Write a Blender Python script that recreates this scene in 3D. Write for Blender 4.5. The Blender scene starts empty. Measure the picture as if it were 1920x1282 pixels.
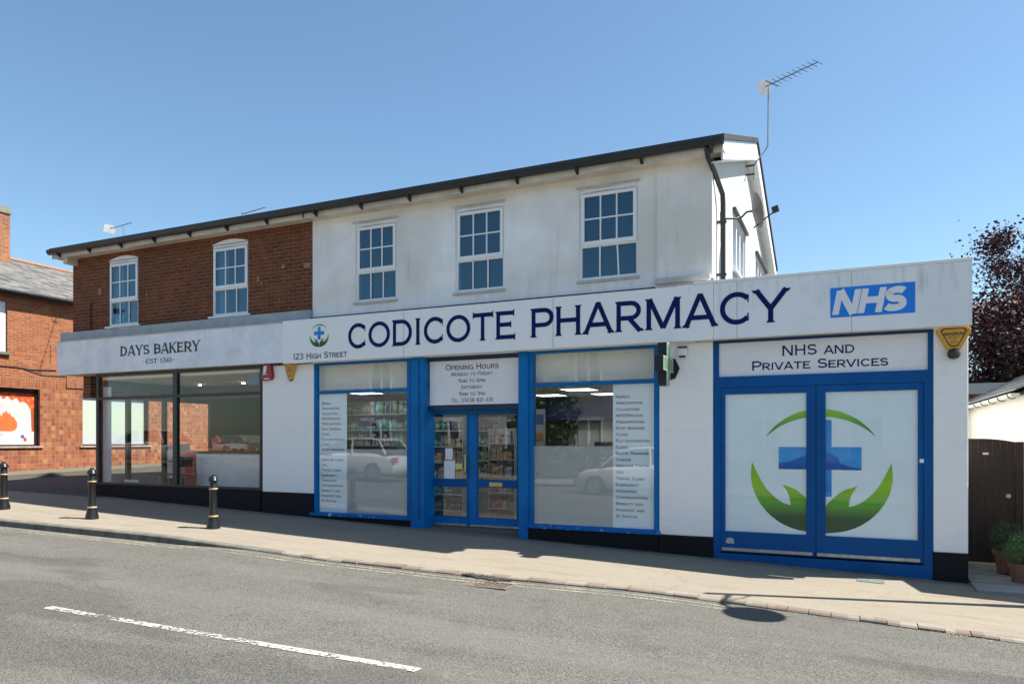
import bpy, bmesh, math, random
from mathutils import Vector, Matrix
R = math.radians
sc = bpy.context.scene
random.seed(7)

# ---------------------------------------------------------------- camera, sky, sun, exposure
F, S, K, HY = 1366.0, math.sin(math.atan(630/1366.)), math.cos(math.atan(630/1366.)), 825.0
cam_d = bpy.data.cameras.new("camera"); cam = bpy.data.objects.new("camera", cam_d)
sc.collection.objects.link(cam)
cam.rotation_euler = (R(90), 0, math.atan(630/1366.))
cam_d.sensor_width = 36; cam_d.lens = F/1920*36; cam_d.shift_y = 184/1920.; cam_d.clip_end = 2000
sc.camera = cam
SUNV = Vector((.63, .22, 1.0)).normalized()
w = bpy.data.worlds.new("World"); sc.world = w; w.use_nodes = True
wn = w.node_tree.nodes; sky = wn.new('ShaderNodeTexSky'); sky.sky_type = 'NISHITA'; sky.sun_disc = False
sky.sun_elevation = math.asin(SUNV.z); sky.sun_rotation = math.atan2(SUNV.x, SUNV.y)
sky.altitude = 0; sky.air_density = 1.0; sky.dust_density = .6; sky.ozone_density = 1.6
hz = wn.new('ShaderNodeMix'); hz.data_type = 'RGBA'; hz.blend_type = 'MULTIPLY'; hz.inputs[0].default_value = 1; hz.inputs[7].default_value = (.86, .99, 1, 1)
w.node_tree.links.new(sky.outputs[0], hz.inputs[6]); w.node_tree.links.new(hz.outputs[2], wn['Background'].inputs[0]); wn['Background'].inputs[1].default_value = .078
sl = bpy.data.lights.new("sun", 'SUN'); sl.energy = 4.5; sl.angle = R(.5); sl.color = (1, .95, .86)
so = bpy.data.objects.new("sun", sl); sc.collection.objects.link(so); so.rotation_euler = SUNV.to_track_quat('Z', 'Y').to_euler()
sc.view_settings.view_transform = 'Standard'; sc.view_settings.look = 'None'
sc.view_settings.exposure = 1.27; sc.view_settings.gamma = 1
sc.render.engine = 'CYCLES'

# ---------------------------------------------------------------- measuring helpers (survey of the photo -> metres)
def zc(px, Y): return Y/((px-960)/F*S+K)
def sx(px, Y): z = zc(px, Y); return z*((px-960)/F*K-S)
def sz(px, py, Y): return (HY-py)/F*zc(px, Y)
def P(px, py, Y): return Vector((sx(px, Y), Y, sz(px, py, Y)))
def atX(px, X):                      # depth where the sight line meets a wall X = const
    return X/((px-960)/F*K-S)*((px-960)/F*S+K)
def zX(px, py, X): return (HY-py)/F*(X/((px-960)/F*K-S))
def pz(X, Y):                        # pavement / general ground height
    b = -1.83-.036*(max(-26, min(14, X))-1)
    return b-.032*(11-Y) if Y < 11 else b+.02*(min(Y, 40)-11)
def hit(px, py, fn):
    Z = -1.6
    for i in range(30):
        z = Z*F/(HY-py); u = (px-960)/F
        X = z*(u*K-S); Y = z*(u*S+K); Z = .5*Z+.5*fn(X, Y)
    return X, Y, Z
KP = sorted(hit(a, b, pz)[:2] for a, b in [(0, 975), (300, 1005), (590, 1045), (870, 1076), (1200, 1106), (1500, 1145), (1700, 1173), (1920, 1203)])
def kY(X):
    if X <= KP[0][0]: return KP[0][1]
    for (a, b), (c, d) in zip(KP, KP[1:]):
        if X <= c: return b+(d-b)*(X-a)/(c-a)
    return KP[-1][1]
def kH(X):                           # kerb upstand, dropped in the middle
    return max(.022, min(.10, .022+(-8.2-X)*.05))
def rz(X, Y):
    k = kY(X)
    if Y < -.2: return pz(X, k)-kH(X)+.012*3.9+.0*Y
    return pz(X, k)-kH(X)+.012*min(3.9, k-Y)

# ---------------------------------------------------------------- mesh helpers
def link(o): sc.collection.objects.link(o); return o
class MB:
    def __init__(s): s.v = []; s.f = []; s.smooth = False
    def quad(s, *p):
        n = len(s.v); s.v += [tuple(q) for q in p]; s.f.append(tuple(range(n, n+len(p)))); return s
    def box(s, x0, x1, y0, y1, z0, z1):
        n = len(s.v)
        s.v += [(x, y, z) for x in (x0, x1) for y in (y0, y1) for z in (z0, z1)]
        s.f += [tuple(n+i for i in q) for q in ((0, 1, 3, 2), (4, 6, 7, 5), (0, 4, 5, 1), (2, 3, 7, 6), (0, 2, 6, 4), (1, 5, 7, 3))]
        return s
    def obox(s, c, ax, ay, az):      # box by centre and half axis vectors
        n = len(s.v); c = Vector(c); ax = Vector(ax); ay = Vector(ay); az = Vector(az)
        s.v += [tuple(c+a*ax+b*ay+d*az) for a in (-1, 1) for b in (-1, 1) for d in (-1, 1)]
        s.f += [tuple(n+i for i in q) for q in ((0, 1, 3, 2), (4, 6, 7, 5), (0, 4, 5, 1), (2, 3, 7, 6), (0, 2, 6, 4), (1, 5, 7, 3))]
        return s
    def prism(s, pts, y0, y1):       # outline in XZ, extruded along Y
        n = len(s.v); m = len(pts)
        s.v += [(p[0], y0, p[1]) for p in pts]+[(p[0], y1, p[1]) for p in pts]
        s.f.append(tuple(range(n, n+m))); s.f.append(tuple(range(n+2*m-1, n+m-1, -1)))
        for i in range(m):
            j = (i+1) % m; s.f.append((n+i, n+m+i, n+m+j, n+j))
        return s
    def prismx(s, pts, x0, x1):      # outline in YZ, extruded along X
        n = len(s.v); m = len(pts)
        s.v += [(x0, p[0], p[1]) for p in pts]+[(x1, p[0], p[1]) for p in pts]
        s.f.append(tuple(range(n, n+m))); s.f.append(tuple(range(n+2*m-1, n+m-1, -1)))
        for i in range(m):
            j = (i+1) % m; s.f.append((n+i, n+m+i, n+m+j, n+j))
        return s
    def tube(s, pts, r, k=8, r1=None):
        pts = [Vector(p) for p in pts]; n0 = len(s.v); N = len(pts)
        for i, p in enumerate(pts):
            d = (pts[min(i+1, N-1)]-pts[max(i-1, 0)]).normalized()
            a = d.orthogonal().normalized() if i == 0 else (a-d*a.dot(d)).normalized()
            b = d.cross(a); rr = r if r1 is None else r+(r1-r)*i/(N-1)
            s.v += [tuple(p+rr*(math.cos(t*2*math.pi/k)*a+math.sin(t*2*math.pi/k)*b)) for t in range(k)]
        for i in range(N-1):
            for t in range(k):
                u = (t+1) % k; s.f.append((n0+i*k+t, n0+i*k+u, n0+(i+1)*k+u, n0+(i+1)*k+t))
        s.f.append(tuple(n0+t for t in range(k-1, -1, -1))); s.f.append(tuple(n0+(N-1)*k+t for t in range(k)))
        return s
    def lathe(s, c, prof, k=20, sy=1):
        n0 = len(s.v); c = Vector(c)
        for r, z in prof:
            s.v += [(c.x+r*math.cos(t*2*math.pi/k), c.y+sy*r*math.sin(t*2*math.pi/k), c.z+z) for t in range(k)]
        for i in range(len(prof)-1):
            for t in range(k):
                u = (t+1) % k; s.f.append((n0+i*k+t, n0+i*k+u, n0+(i+1)*k+u, n0+(i+1)*k+t))
        s.f.append(tuple(n0+t for t in range(k-1, -1, -1))); s.f.append(tuple(n0+(len(prof)-1)*k+t for t in range(k)))
        return s
    def wall(s, x0, x1, z0, z1, y0, y1, holes=(), plane='y'):
        xs = sorted({x0, x1, *[h[0] for h in holes], *[h[1] for h in holes]}); zs = sorted({z0, z1, *[h[2] for h in holes], *[h[3] for h in holes]})
        fill = lambda i, j: 0 <= i < len(xs)-1 and 0 <= j < len(zs)-1 and not any(h[0] <= (xs[i]+xs[i+1])/2 <= h[1] and h[2] <= (zs[j]+zs[j+1])/2 <= h[3] for h in holes)
        V = (lambda x, y, z: (x, y, z)) if plane == 'y' else (lambda x, y, z: (y, x, z))
        for i in range(len(xs)-1):
            for j in range(len(zs)-1):
                if not fill(i, j): continue
                a, b, c, d = xs[i], xs[i+1], zs[j], zs[j+1]
                s.quad(V(a, y0, c), V(b, y0, c), V(b, y0, d), V(a, y0, d)); s.quad(V(a, y1, d), V(b, y1, d), V(b, y1, c), V(a, y1, c))
                if not fill(i-1, j): s.quad(V(a, y0, c), V(a, y0, d), V(a, y1, d), V(a, y1, c))
                if not fill(i+1, j): s.quad(V(b, y0, d), V(b, y0, c), V(b, y1, c), V(b, y1, d))
                if not fill(i, j-1): s.quad(V(b, y0, c), V(a, y0, c), V(a, y1, c), V(b, y1, c))
                if not fill(i, j+1): s.quad(V(a, y0, d), V(b, y0, d), V(b, y1, d), V(a, y1, d))
        return s
def rootloc(p):
    while p.parent: p = p.parent
    return p.location
def obj(name, mb, mat, parent=None, bevel=0, smooth=None, label=None):
    me = bpy.data.meshes.new(name)
    off = rootloc(parent) if parent else Vector((0, 0, 0))
    me.from_pydata([(v[0]-off.x, v[1]-off.y, v[2]-off.z) for v in mb.v], [], mb.f)
    bm = bmesh.new(); bm.from_mesh(me); bmesh.ops.remove_doubles(bm, verts=bm.verts, dist=1e-5)
    if smooth is not False: bmesh.ops.recalc_face_normals(bm, faces=bm.faces)
    bm.to_mesh(me); bm.free()
    me.materials.append(mat)
    o = link(bpy.data.objects.new(name, me)); o.parent = parent
    if smooth:
        for p in me.polygons: p.use_smooth = True
        me.set_sharp_from_angle(angle=R(38))
    if bevel:
        b = o.modifiers.new('bevel', 'BEVEL'); b.width = bevel; b.segments = 2; b.limit_method = 'ANGLE'
    if label: o['label'] = label
    return o
def thing(name, label, cat, loc, group=None):
    o = link(bpy.data.objects.new(name, None)); o.location = loc; o.empty_display_size = .2
    o['label'] = label; o['category'] = cat
    if group: o['group'] = group
    return o
def tag(o, label, cat, group=None, kind=None):
    o['label'] = label; o['category'] = cat
    if group: o['group'] = group
    if kind: o['kind'] = kind
    return o
def one(name, mb, mat, label, cat, group=None, bevel=0, smooth=None):      # a thing that is one mesh, origin at its base
    xs = [v[0] for v in mb.v]; ys = [v[1] for v in mb.v]; zs = [v[2] for v in mb.v]
    c = Vector(((min(xs)+max(xs))/2, (min(ys)+max(ys))/2, min(zs)))
    mb.v = [(v[0]-c.x, v[1]-c.y, v[2]-c.z) for v in mb.v]
    o = obj(name, mb, mat, None, bevel, smooth); o.location = c
    return tag(o, label, cat, group)
def struct(name, mb, mat, label=None, smooth=None):
    o = obj(name, mb, mat, smooth=smooth); o['kind'] = 'structure'; o['label'] = label or name; o['category'] = name.replace('_', ' ')
    return o
def copy_tree(o, parent=None):
    c = o.copy(); sc.collection.objects.link(c); c.parent = parent
    for ch in [q for q in o.children]: copy_tree(ch, c)
    return c

# ---------------------------------------------------------------- materials
class NT:
    def __init__(s, name):
        s.m = bpy.data.materials.new(name); s.m.use_nodes = True; s.t = s.m.node_tree; s.n = s.t.nodes; s.l = s.t.links
        s.b = s.n['Principled BSDF']; s.o = s.n['Material Output']
        s.tc = s.n.new('ShaderNodeTexCoord').outputs['Object']
    def node(s, ty, **kw):
        n = s.n.new(ty)
        for k, v in kw.items():
            if k.startswith('_'): setattr(n, k[1:], v)
        for k, v in kw.items():
            if not k.startswith('_'):
                k = k.replace('__', ' '); i = int(k[1:]) if k[0] == 'i' and k[1:].isdigit() else k
                if isinstance(v, bpy.types.NodeSocket): s.l.new(v, n.inputs[i])
                else: n.inputs[i].default_value = v
        return n
    def math(s, op, a, b=0.0, clamp=False):
        n = s.n.new('ShaderNodeMath'); n.operation = op; n.use_clamp = clamp
        for i, v in enumerate((a, b)):
            if isinstance(v, bpy.types.NodeSocket): s.l.new(v, n.inputs[i])
            else: n.inputs[i].default_value = v
        return n.outputs[0]
    def mix(s, f, a, b, mode='MIX'):
        n = s.n.new('ShaderNodeMix'); n.data_type = 'RGBA'; n.blend_type = mode; n.clamp_factor = True
        for i, v in ((0, f), (6, a), (7, b)):
            if isinstance(v, bpy.types.NodeSocket): s.l.new(v, n.inputs[i])
            else: n.inputs[i].default_value = (*v, 1) if i else v
        return n.outputs[2]
    def noise(s, scale, detail=3, vec=None, rough=.55, dist=0):
        n = s.node('ShaderNodeTexNoise', Scale=scale, Detail=detail, Roughness=rough, Distortion=dist); s.l.new(vec or s.tc, n.inputs['Vector']); return n.outputs['Fac']
    def stretch(s, x, y, z):
        n = s.node('ShaderNodeMapping'); s.l.new(s.tc, n.inputs['Vector']); n.inputs['Scale'].default_value = (x, y, z); return n.outputs[0]
    def ramp(s, f, a, b, c0=0.0, c1=1.0):
        n = s.n.new('ShaderNodeMapRange'); n.clamp = True; s.l.new(f, n.inputs[0])
        for i, v in enumerate((a, b, c0, c1)): n.inputs[i+1].default_value = v
        return n.outputs[0]
    def sep(s): n = s.node('ShaderNodeSeparateXYZ'); s.l.new(s.tc, n.inputs[0]); return n.outputs
    def bump(s, h, st=.3, d=.01): n = s.node('ShaderNodeBump', Strength=st, Distance=d, Height=h); s.l.new(n.outputs[0], s.b.inputs['Normal'])
    def fin(s, col, rough=.6, spec=.5, metal=0):
        if isinstance(col, bpy.types.NodeSocket): s.l.new(col, s.b.inputs['Base Color'])
        else: s.b.inputs['Base Color'].default_value = (*col, 1)
        if isinstance(rough, bpy.types.NodeSocket): s.l.new(rough, s.b.inputs['Roughness'])
        else: s.b.inputs['Roughness'].default_value = rough
        s.b.inputs['Specular IOR Level'].default_value = spec; s.b.inputs['Metallic'].default_value = metal
        return s.m
def M(name, c, rough=.55, var=.12, scale=4, bump=0, metal=0, spec=.5, fine=60):
    n = NT(name); a = n.noise(scale, 4); b = n.noise(fine, 2)
    f = n.math('ADD', n.math('MULTIPLY', a, .7), n.math('MULTIPLY', b, .3))
    col = n.mix(n.ramp(f, .3, .7), [q*(1-var) for q in c], [min(1, q*(1+var)) for q in c])
    if bump: n.bump(b, bump, .004)
    return n.fin(col, n.ramp(a, .2, .8, rough*.85, min(1, rough*1.12)), spec, metal)
def brick(name, c1, c2, mort, axis='x', bw=.225, bh=.075, ms=.009, off=.5, extra=None, var=.5, lo=(.03, .02, .016), darkness=.5):
    n = NT(name); xyz = n.sep()
    cb = n.node('ShaderNodeCombineXYZ'); n.l.new(xyz[0 if axis == 'x' else 1], cb.inputs[0]); n.l.new(xyz[2], cb.inputs[1])
    wob = n.noise(1.3, 2)
    br = n.node('ShaderNodeTexBrick', _offset=off, Scale=1.0, Mortar__Size=ms, Mortar__Smooth=.25, Bias=0.0, Brick__Width=bw, Row__Height=bh)
    n.l.new(cb.outputs[0], br.inputs['Vector'])
    br.inputs['Color1'].default_value = (0, 0, 0, 1); br.inputs['Color2'].default_value = (1, 1, 1, 1); br.inputs['Mortar'].default_value = (.5, .5, .5, 1)
    f = br.outputs['Color']; col = n.mix(f, c1, c2)
    # darker burnt bricks and weather patches with their own shape
    dk = n.ramp(n.noise(.9, 4, rough=.65), .42, .68)
    sp = n.ramp(n.noise(9, 3), .35, .75)
    col = n.mix(n.math('MULTIPLY', dk, darkness), col, lo); col = n.mix(n.math('MULTIPLY', sp, var*.5), col, [q*.55 for q in c1])
    if extra: col = extra(n, col, f)
    mcol = n.mix(n.ramp(n.noise(5, 3), .35, .7), mort, [q*.5 for q in mort])
    col = n.mix(br.outputs['Fac'], col, mcol)
    fine = n.noise(160, 2)
    h = n.math('ADD', n.math('MULTIPLY', br.outputs['Fac'], -1.0), n.math('MULTIPLY', fine, .35)); n.bump(h, .55, .008)
    return n.fin(col, .88, .2)
def glass(name, base=.07, tint=(.985, .99, .99), wob=.15, gc=(1, 1, 1)):
    n = NT(name); n.n.remove(n.b)
    lw = n.node('ShaderNodeLayerWeight', Blend=.5); fc = n.math('POWER', lw.outputs['Facing'], 4.0)
    f = n.math('ADD', n.math('MULTIPLY', fc, .85), base, True)
    g = n.node('ShaderNodeBsdfGlossy', Roughness=.0); g.inputs[0].default_value = (*gc, 1)
    if wob:
        bp = n.node('ShaderNodeBump', Strength=wob, Distance=.01, Height=n.noise(1.1, 1)); n.l.new(bp.outputs[0], g.inputs['Normal'])
    t = n.node('ShaderNodeBsdfTransparent'); t.inputs[0].default_value = (*tint, 1)
    m = n.node('ShaderNodeMixShader'); n.l.new(f, m.inputs[0]); n.l.new(t.outputs[0], m.inputs[1]); n.l.new(g.outputs[0], m.inputs[2]); n.l.new(m.outputs[0], n.o.inputs[0])
    return n.m
def emit(name, c, s):
    n = NT(name); n.fin(c); n.b.inputs['Emission Color'].default_value = (*c, 1); n.b.inputs['Emission Strength'].default_value = s; return n.m
def holed(name, base, thr=.5, soft=.04, scale=26, rough=.8):        # worn paint: bare ground shows through holes
    n = NT(name); a = n.noise(scale, 5, rough=.75); b = n.noise(2.2, 3)
    f = n.ramp(n.math('ADD', n.math('MULTIPLY', a, .7), n.math('MULTIPLY', b, .3)), thr-soft, thr+soft)
    n.fin(n.mix(n.noise(90, 2), [q*.8 for q in base], base), rough, .2)
    t = n.node('ShaderNodeBsdfTransparent'); m = n.node('ShaderNodeMixShader')
    n.l.new(f, m.inputs[0]); n.l.new(n.b.outputs[0], m.inputs[1]); n.l.new(t.outputs[0], m.inputs[2]); n.l.new(m.outputs[0], n.o.inputs[0])
    return n.m

def mk_road(name, lo, hi, big=.35, tint=(.2, .19, .165)):
    n = NT(name); g = n.noise(60, 4, rough=.85); g2 = n.noise(24, 3, rough=.75); b1 = n.noise(.45, 4); b2 = n.noise(2.4, 4)
    v = n.node('ShaderNodeTexVoronoi', Scale=70.0); n.l.new(n.tc, v.inputs['Vector'])
    f = n.math('ADD', n.math('MULTIPLY', g, .45), n.math('ADD', n.math('MULTIPLY', g2, .25), n.math('MULTIPLY', v.outputs['Distance'], .45)))
    col = n.mix(n.ramp(f, .44, .66), lo, hi)
    col = n.mix(n.math('MULTIPLY', n.ramp(b1, .35, .7), big), col, tint)
    col = n.mix(n.math('MULTIPLY', n.ramp(b2, .55, .75), .25), col, [q*.7 for q in lo])
    tr = n.noise(1.0, 4, vec=n.stretch(.12, 1.5, 1)); col = n.mix(n.math('MULTIPLY', n.ramp(tr, .45, .65), .3), col, [q*1.12 for q in hi])
    col = n.mix(n.math('MULTIPLY', n.ramp(n.noise(1.0, 3, vec=n.stretch(.3, .9, 1)), .56, .62), .28), col, [q*.9 for q in lo])
    col = n.mix(n.math('MULTIPLY', n.ramp(n.noise(5.5, 2), .73, .77), .6), col, (.03, .03, .03))
    vr = n.node('ShaderNodeTexVoronoi', Scale=.45, _feature='DISTANCE_TO_EDGE'); wp = n.node('ShaderNodeVectorMath', _operation='ADD'); n.l.new(n.tc, wp.inputs[0])
    nn = n.node('ShaderNodeTexNoise', Scale=.8, Detail=6.0); n.l.new(n.tc, nn.inputs['Vector']); n.l.new(nn.outputs['Color'], wp.inputs[1]); n.l.new(wp.outputs[0], vr.inputs['Vector'])
    col = n.mix(n.math('MULTIPLY', n.math('MULTIPLY', n.ramp(vr.outputs['Distance'], 0, .006, 1, 0), n.ramp(n.noise(.35, 2), .5, .56)), .12), col, (.02, .02, .02))
    n.bump(f, .6, .006)
    return n.fin(col, .92, .15)
ROAD = mk_road('asphalt', (.038, .037, .034), (.155, .149, .135), tint=(.115, .109, .094))
SIDE = mk_road('side_asphalt', (.035, .035, .036), (.1, .1, .1), tint=(.08, .08, .078))
n = NT('pavement_asphalt'); g = n.noise(120, 3, rough=.8); b1 = n.noise(.8, 4); b2 = n.noise(3.2, 4, vec=n.stretch(.35, 2.2, 1)); b3 = n.noise(11, 4)
col = n.mix(n.ramp(g, .3, .7), (.17, .15, .118), (.345, .302, .24)); col = n.mix(n.math('MULTIPLY', n.ramp(b1, .4, .7), .4), col, (.22, .2, .17))
col = n.mix(n.math('MULTIPLY', n.ramp(b2, .5, .72), .4), col, (.17, .13, .095)); col = n.mix(n.math('MULTIPLY', n.ramp(b3, .58, .78), .35), col, (.13, .11, .09))
vr = n.node('ShaderNodeTexVoronoi', Scale=.9, _feature='DISTANCE_TO_EDGE'); wp = n.node('ShaderNodeVectorMath', _operation='ADD'); n.l.new(n.tc, wp.inputs[0])
nn = n.node('ShaderNodeTexNoise', Scale=1.5, Detail=5.0); n.l.new(n.tc, nn.inputs['Vector']); n.l.new(nn.outputs['Color'], wp.inputs[1]); n.l.new(wp.outputs[0], vr.inputs['Vector'])
crack = n.math('MULTIPLY', n.ramp(vr.outputs['Distance'], .0, .012, 1, 0), n.ramp(n.noise(.7, 2), .5, .62)); col = n.mix(n.math('MULTIPLY', crack, .3), col, (.1, .08, .06))
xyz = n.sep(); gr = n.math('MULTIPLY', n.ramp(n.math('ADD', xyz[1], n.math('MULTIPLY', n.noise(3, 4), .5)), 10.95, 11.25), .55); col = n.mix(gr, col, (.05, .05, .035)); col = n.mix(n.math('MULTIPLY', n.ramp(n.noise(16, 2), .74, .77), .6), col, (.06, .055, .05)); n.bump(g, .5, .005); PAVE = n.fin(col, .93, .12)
KERB = M('kerb_concrete', (.3, .28, .25), .9, .3, 3, .5); SETT = M('granite_sett', (.36, .28, .24), .85, .35, 6, .6)
GROUND = M('earth', (.16, .15, .12), .95, .3, .3)
YEL = holed('worn_yellow_paint', (.36, .34, .25), .495, .06, 30); WHT = holed('worn_white_paint', (.5, .49, .46), .505, .03, 24)

def white_wall(name, base, stain, top, bot, amt=.6, xr=None):
    n = NT(name); xyz = n.sep()
    st = n.noise(1.0, 5, vec=n.stretch(5, 5, .7), rough=.65); pt = n.noise(1.1, 5, rough=.65); pt2 = n.noise(5, 4, rough=.7)
    col = n.mix(n.math('MULTIPLY', n.ramp(pt, .4, .7), .1), base, [base[0]*.78, base[1]*.82, base[2]*.82])
    col = n.mix(n.math('MULTIPLY', n.ramp(st, .52, .74), .1), col, [base[0]*.62, base[1]*.64, base[2]*.62])
    wob = n.math('ADD', xyz[2], n.math('MULTIPLY', n.math('SUBTRACT', st, .5), .8))
    edge = n.math('MULTIPLY', n.ramp(wob, top[0], top[1]), n.ramp(n.noise(.55, 3), .36, .6)); col = n.mix(n.math('MULTIPLY', edge, amt), col, stain)
    edge2 = n.math('MULTIPLY', n.ramp(wob, bot[1], bot[0]), n.ramp(n.noise(.9, 3), .38, .62)); col = n.mix(n.math('MULTIPLY', edge2, amt*.35), col, (.34, .4, .36))
    col = n.mix(n.math('MULTIPLY', n.ramp(pt2, .62, .8), .15), col, (.4, .39, .35))
    dr = n.noise(1.0, 3, vec=n.stretch(14, 14, .5)); col = n.mix(n.math('MULTIPLY', n.math('MULTIPLY', n.ramp(dr, .58, .72), n.ramp(n.noise(.8, 2), .45, .6)), .3), col, (.4, .4, .36))
    n.bump(n.math('ADD', n.noise(55, 3), n.math('MULTIPLY', pt2, .6)), .35, .006)
    return n.fin(col, .8, .25)
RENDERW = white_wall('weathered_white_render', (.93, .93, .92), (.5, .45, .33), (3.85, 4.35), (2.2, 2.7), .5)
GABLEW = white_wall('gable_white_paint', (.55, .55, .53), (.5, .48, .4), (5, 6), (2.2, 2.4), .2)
n = NT('painted_brick_white'); xyz = n.sep(); cb = n.node('ShaderNodeCombineXYZ'); n.l.new(xyz[0], cb.inputs[0]); n.l.new(xyz[2], cb.inputs[1])
br = n.node('ShaderNodeTexBrick', Scale=1.0, Mortar__Size=.006, Mortar__Smooth=.6, Brick__Width=.45, Row__Height=.225); n.l.new(cb.outputs[0], br.inputs['Vector'])
dirt = n.ramp(n.noise(2.2, 5, rough=.65), .55, .75); col = n.mix(n.math('MULTIPLY', dirt, .3), (.93, .925, .91), (.7, .67, .62))
ck = n.node('ShaderNodeTexVoronoi', Scale=1.3, _feature='DISTANCE_TO_EDGE'); n.l.new(n.stretch(1, 1, 2.2), ck.inputs['Vector']); crk = n.math('MULTIPLY', n.ramp(ck.outputs['Distance'], 0, .006, 1, 0), n.ramp(n.noise(1.0, 2), .5, .6))
col = n.mix(n.math('MULTIPLY', n.math('MULTIPLY', br.outputs['Fac'], n.ramp(n.noise(1.5, 3), .5, .65)), .25), col, (.45, .44, .42))
n.bump(n.math('ADD', n.math('MULTIPLY', br.outputs['Fac'], -.5), n.math('MULTIPLY', n.noise(30, 3), .5)), .35, .006); PIER = n.fin(col, .7, .3)
def b_extra(n, col, f):
    xyz = n.sep(); up = n.ramp(xyz[2], 3.3, 4.1); col = n.mix(n.math('MULTIPLY', up, .25), col, (.28, .085, .035))
    pale = n.ramp(n.noise(14, 2), .72, .76); return n.mix(n.math('MULTIPLY', pale, .4), col, (.45, .3, .2))
BRICK = brick('old_red_brick', (.10, .03, .015), (.23, .07, .03), (.22, .155, .11), 'x', extra=b_extra, darkness=.62)
BRICKY = brick('old_red_brick_side', (.17, .05, .025), (.3, .1, .045), (.3, .24, .18), 'y')
ORANGE = brick('orange_brick', (.25, .072, .028), (.37, .125, .05), (.36, .25, .17), 'y', lo=(.3, .1, .05), darkness=.25, var=.3)
def t_extra(n, col, f):
    xyz = n.sep(); fl = n.node('ShaderNodeVectorMath', _operation='FLOOR'); mp = n.stretch(1, 1/.125, 1/.125); n.l.new(mp, fl.inputs[0])
    wn_ = n.node('ShaderNodeTexWhiteNoise', _noise_dimensions='3D'); n.l.new(fl.outputs[0], wn_.inputs[0])
    r = n.node('ShaderNodeValToRGB'); e = r.color_ramp.elements; e[0].color = (.13, .04, .028, 1); e[1].color = (.36, .17, .075, 1)
    for p_, c_ in ((.25, (.21, .065, .032, 1)), (.5, (.29, .105, .045, 1)), (.75, (.18, .07, .05, 1))): q = e.new(p_); q.color = c_
    n.l.new(wn_.outputs[0], r.inputs[0]); return n.mix(.85, col, r.outputs[0])
TILEW = brick('glazed_tile_wall', (.45, .17, .08), (.55, .24, .11), (.42, .28, .2), 'y', bw=.125, bh=.125, ms=.004, off=0.0, extra=t_extra, darkness=0, var=.1)
SOLDIER = brick('soldier_brick', (.23, .066, .027), (.35, .115, .05), (.33, .23, .16), 'y', bw=.075, bh=.225, ms=.008, off=0.0, darkness=.2)
SOLDX = brick('soldier_brick_front', (.2, .06, .03), (.32, .1, .045), (.2, .14, .1), 'x', bw=.075, bh=.24, ms=.008, off=0.0, darkness=.3)
n = NT('roof_slate'); xyz = n.sep(); cb = n.node('ShaderNodeCombineXYZ'); n.l.new(xyz[1], cb.inputs[0]); n.l.new(xyz[2], cb.inputs[1])
br = n.node('ShaderNodeTexBrick', Scale=1.0, Mortar__Size=.005, Brick__Width=.26, Row__Height=.12); n.l.new(cb.outputs[0], br.inputs['Vector'])
br.inputs['Color1'].default_value = (.065, .063, .06, 1); br.inputs['Color2'].default_value = (.15, .145, .135, 1); br.inputs['Mortar'].default_value = (.05, .05, .05, 1)
col = n.mix(n.ramp(n.noise(2.5, 4, vec=n.stretch(1, 1, 5)), .45, .7), br.outputs['Color'], (.19, .185, .17)); n.bump(n.math('ADD', n.math('MULTIPLY', br.outputs['Fac'], -1), n.noise(20, 3)), .7, .015); SLATE = n.fin(col, .85, .3)
ROOFT = M('dark_roof_tile', (.025, .026, .028), .8, .3, 8, .4); BLACKP = M('black_gutter_plastic', (.018, .02, .022), .35, .3, 5)
SOFF = M('cream_soffit', (.60, .54, .44), .6, .25, 3); UPVC = M('white_upvc', (.83, .84, .84), .3, .04, 3); SILLW = M('grey_sill', (.5, .48, .44), .7, .25, 6, .3)
GL = glass('window_glass', .055); GLU = glass('upper_glass', .085, (.55, .68, .75), .5, (.66, .88, 1)); GLD = glass('door_film_glass', .018); GLB = glass('bakery_glass', .02); GLS = glass('side_glass', .03, (.97, .985, .98), .05)
CURT = M('net_curtain', (.62, .64, .66), .9, .15, 20); ROOM = M('dim_room', (.07, .08, .09), .9, .2, 2)
def fascia_mat(name, base, dirt, amt, streak_z, thr=.5):
    n = NT(name); xyz = n.sep(); st = n.noise(1.0, 4, vec=n.stretch(9, 9, 1.2), rough=.7); pt = n.noise(1.6, 5, rough=.7)
    col = n.mix(n.math('MULTIPLY', n.ramp(pt, .42, .68), amt), base, dirt)
    e = n.math('MULTIPLY', n.ramp(n.math('ADD', xyz[2], n.math('MULTIPLY', st, .5)), streak_z, streak_z+.25), n.ramp(st, thr, thr+.15)); col = n.mix(n.math('MULTIPLY', e, amt*1.2), col, [q*.5 for q in dirt])
    return n.fin(col, .42, .4)
FASP = fascia_mat('pharmacy_fascia_board', (.91, .91, .90), (.74, .77, .78), .2, 1.0); FASX = fascia_mat('streaked_fascia_board', (.86, .88, .89), (.6, .64, .66), .32, .72, .52)
FASB = fascia_mat('stained_bakery_board', (.84, .87, .90), (.5, .55, .62), .5, .8, .6)
LEAD = M('lead_flashing', (.33, .38, .40), .55, .3, 3, .2); NAVY = M('navy_vinyl', (.003, .012, .10), .4, .1, spec=.15); INK = M('dark_blue_ink', (.02, .035, .09), .45, .1); CHAR = M('charcoal_letter', (.03, .03, .035), .5, .2)
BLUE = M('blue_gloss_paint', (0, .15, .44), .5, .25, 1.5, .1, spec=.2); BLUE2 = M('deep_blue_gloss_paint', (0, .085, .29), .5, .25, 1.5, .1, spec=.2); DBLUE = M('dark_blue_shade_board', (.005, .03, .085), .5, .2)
PLINTH = M('black_plinth_paint', (.007, .009, .013), .6, .35, 4, .3, spec=.2); BFRAME = M('black_frame_paint', (.012, .016, .022), .35, .2)
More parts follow.
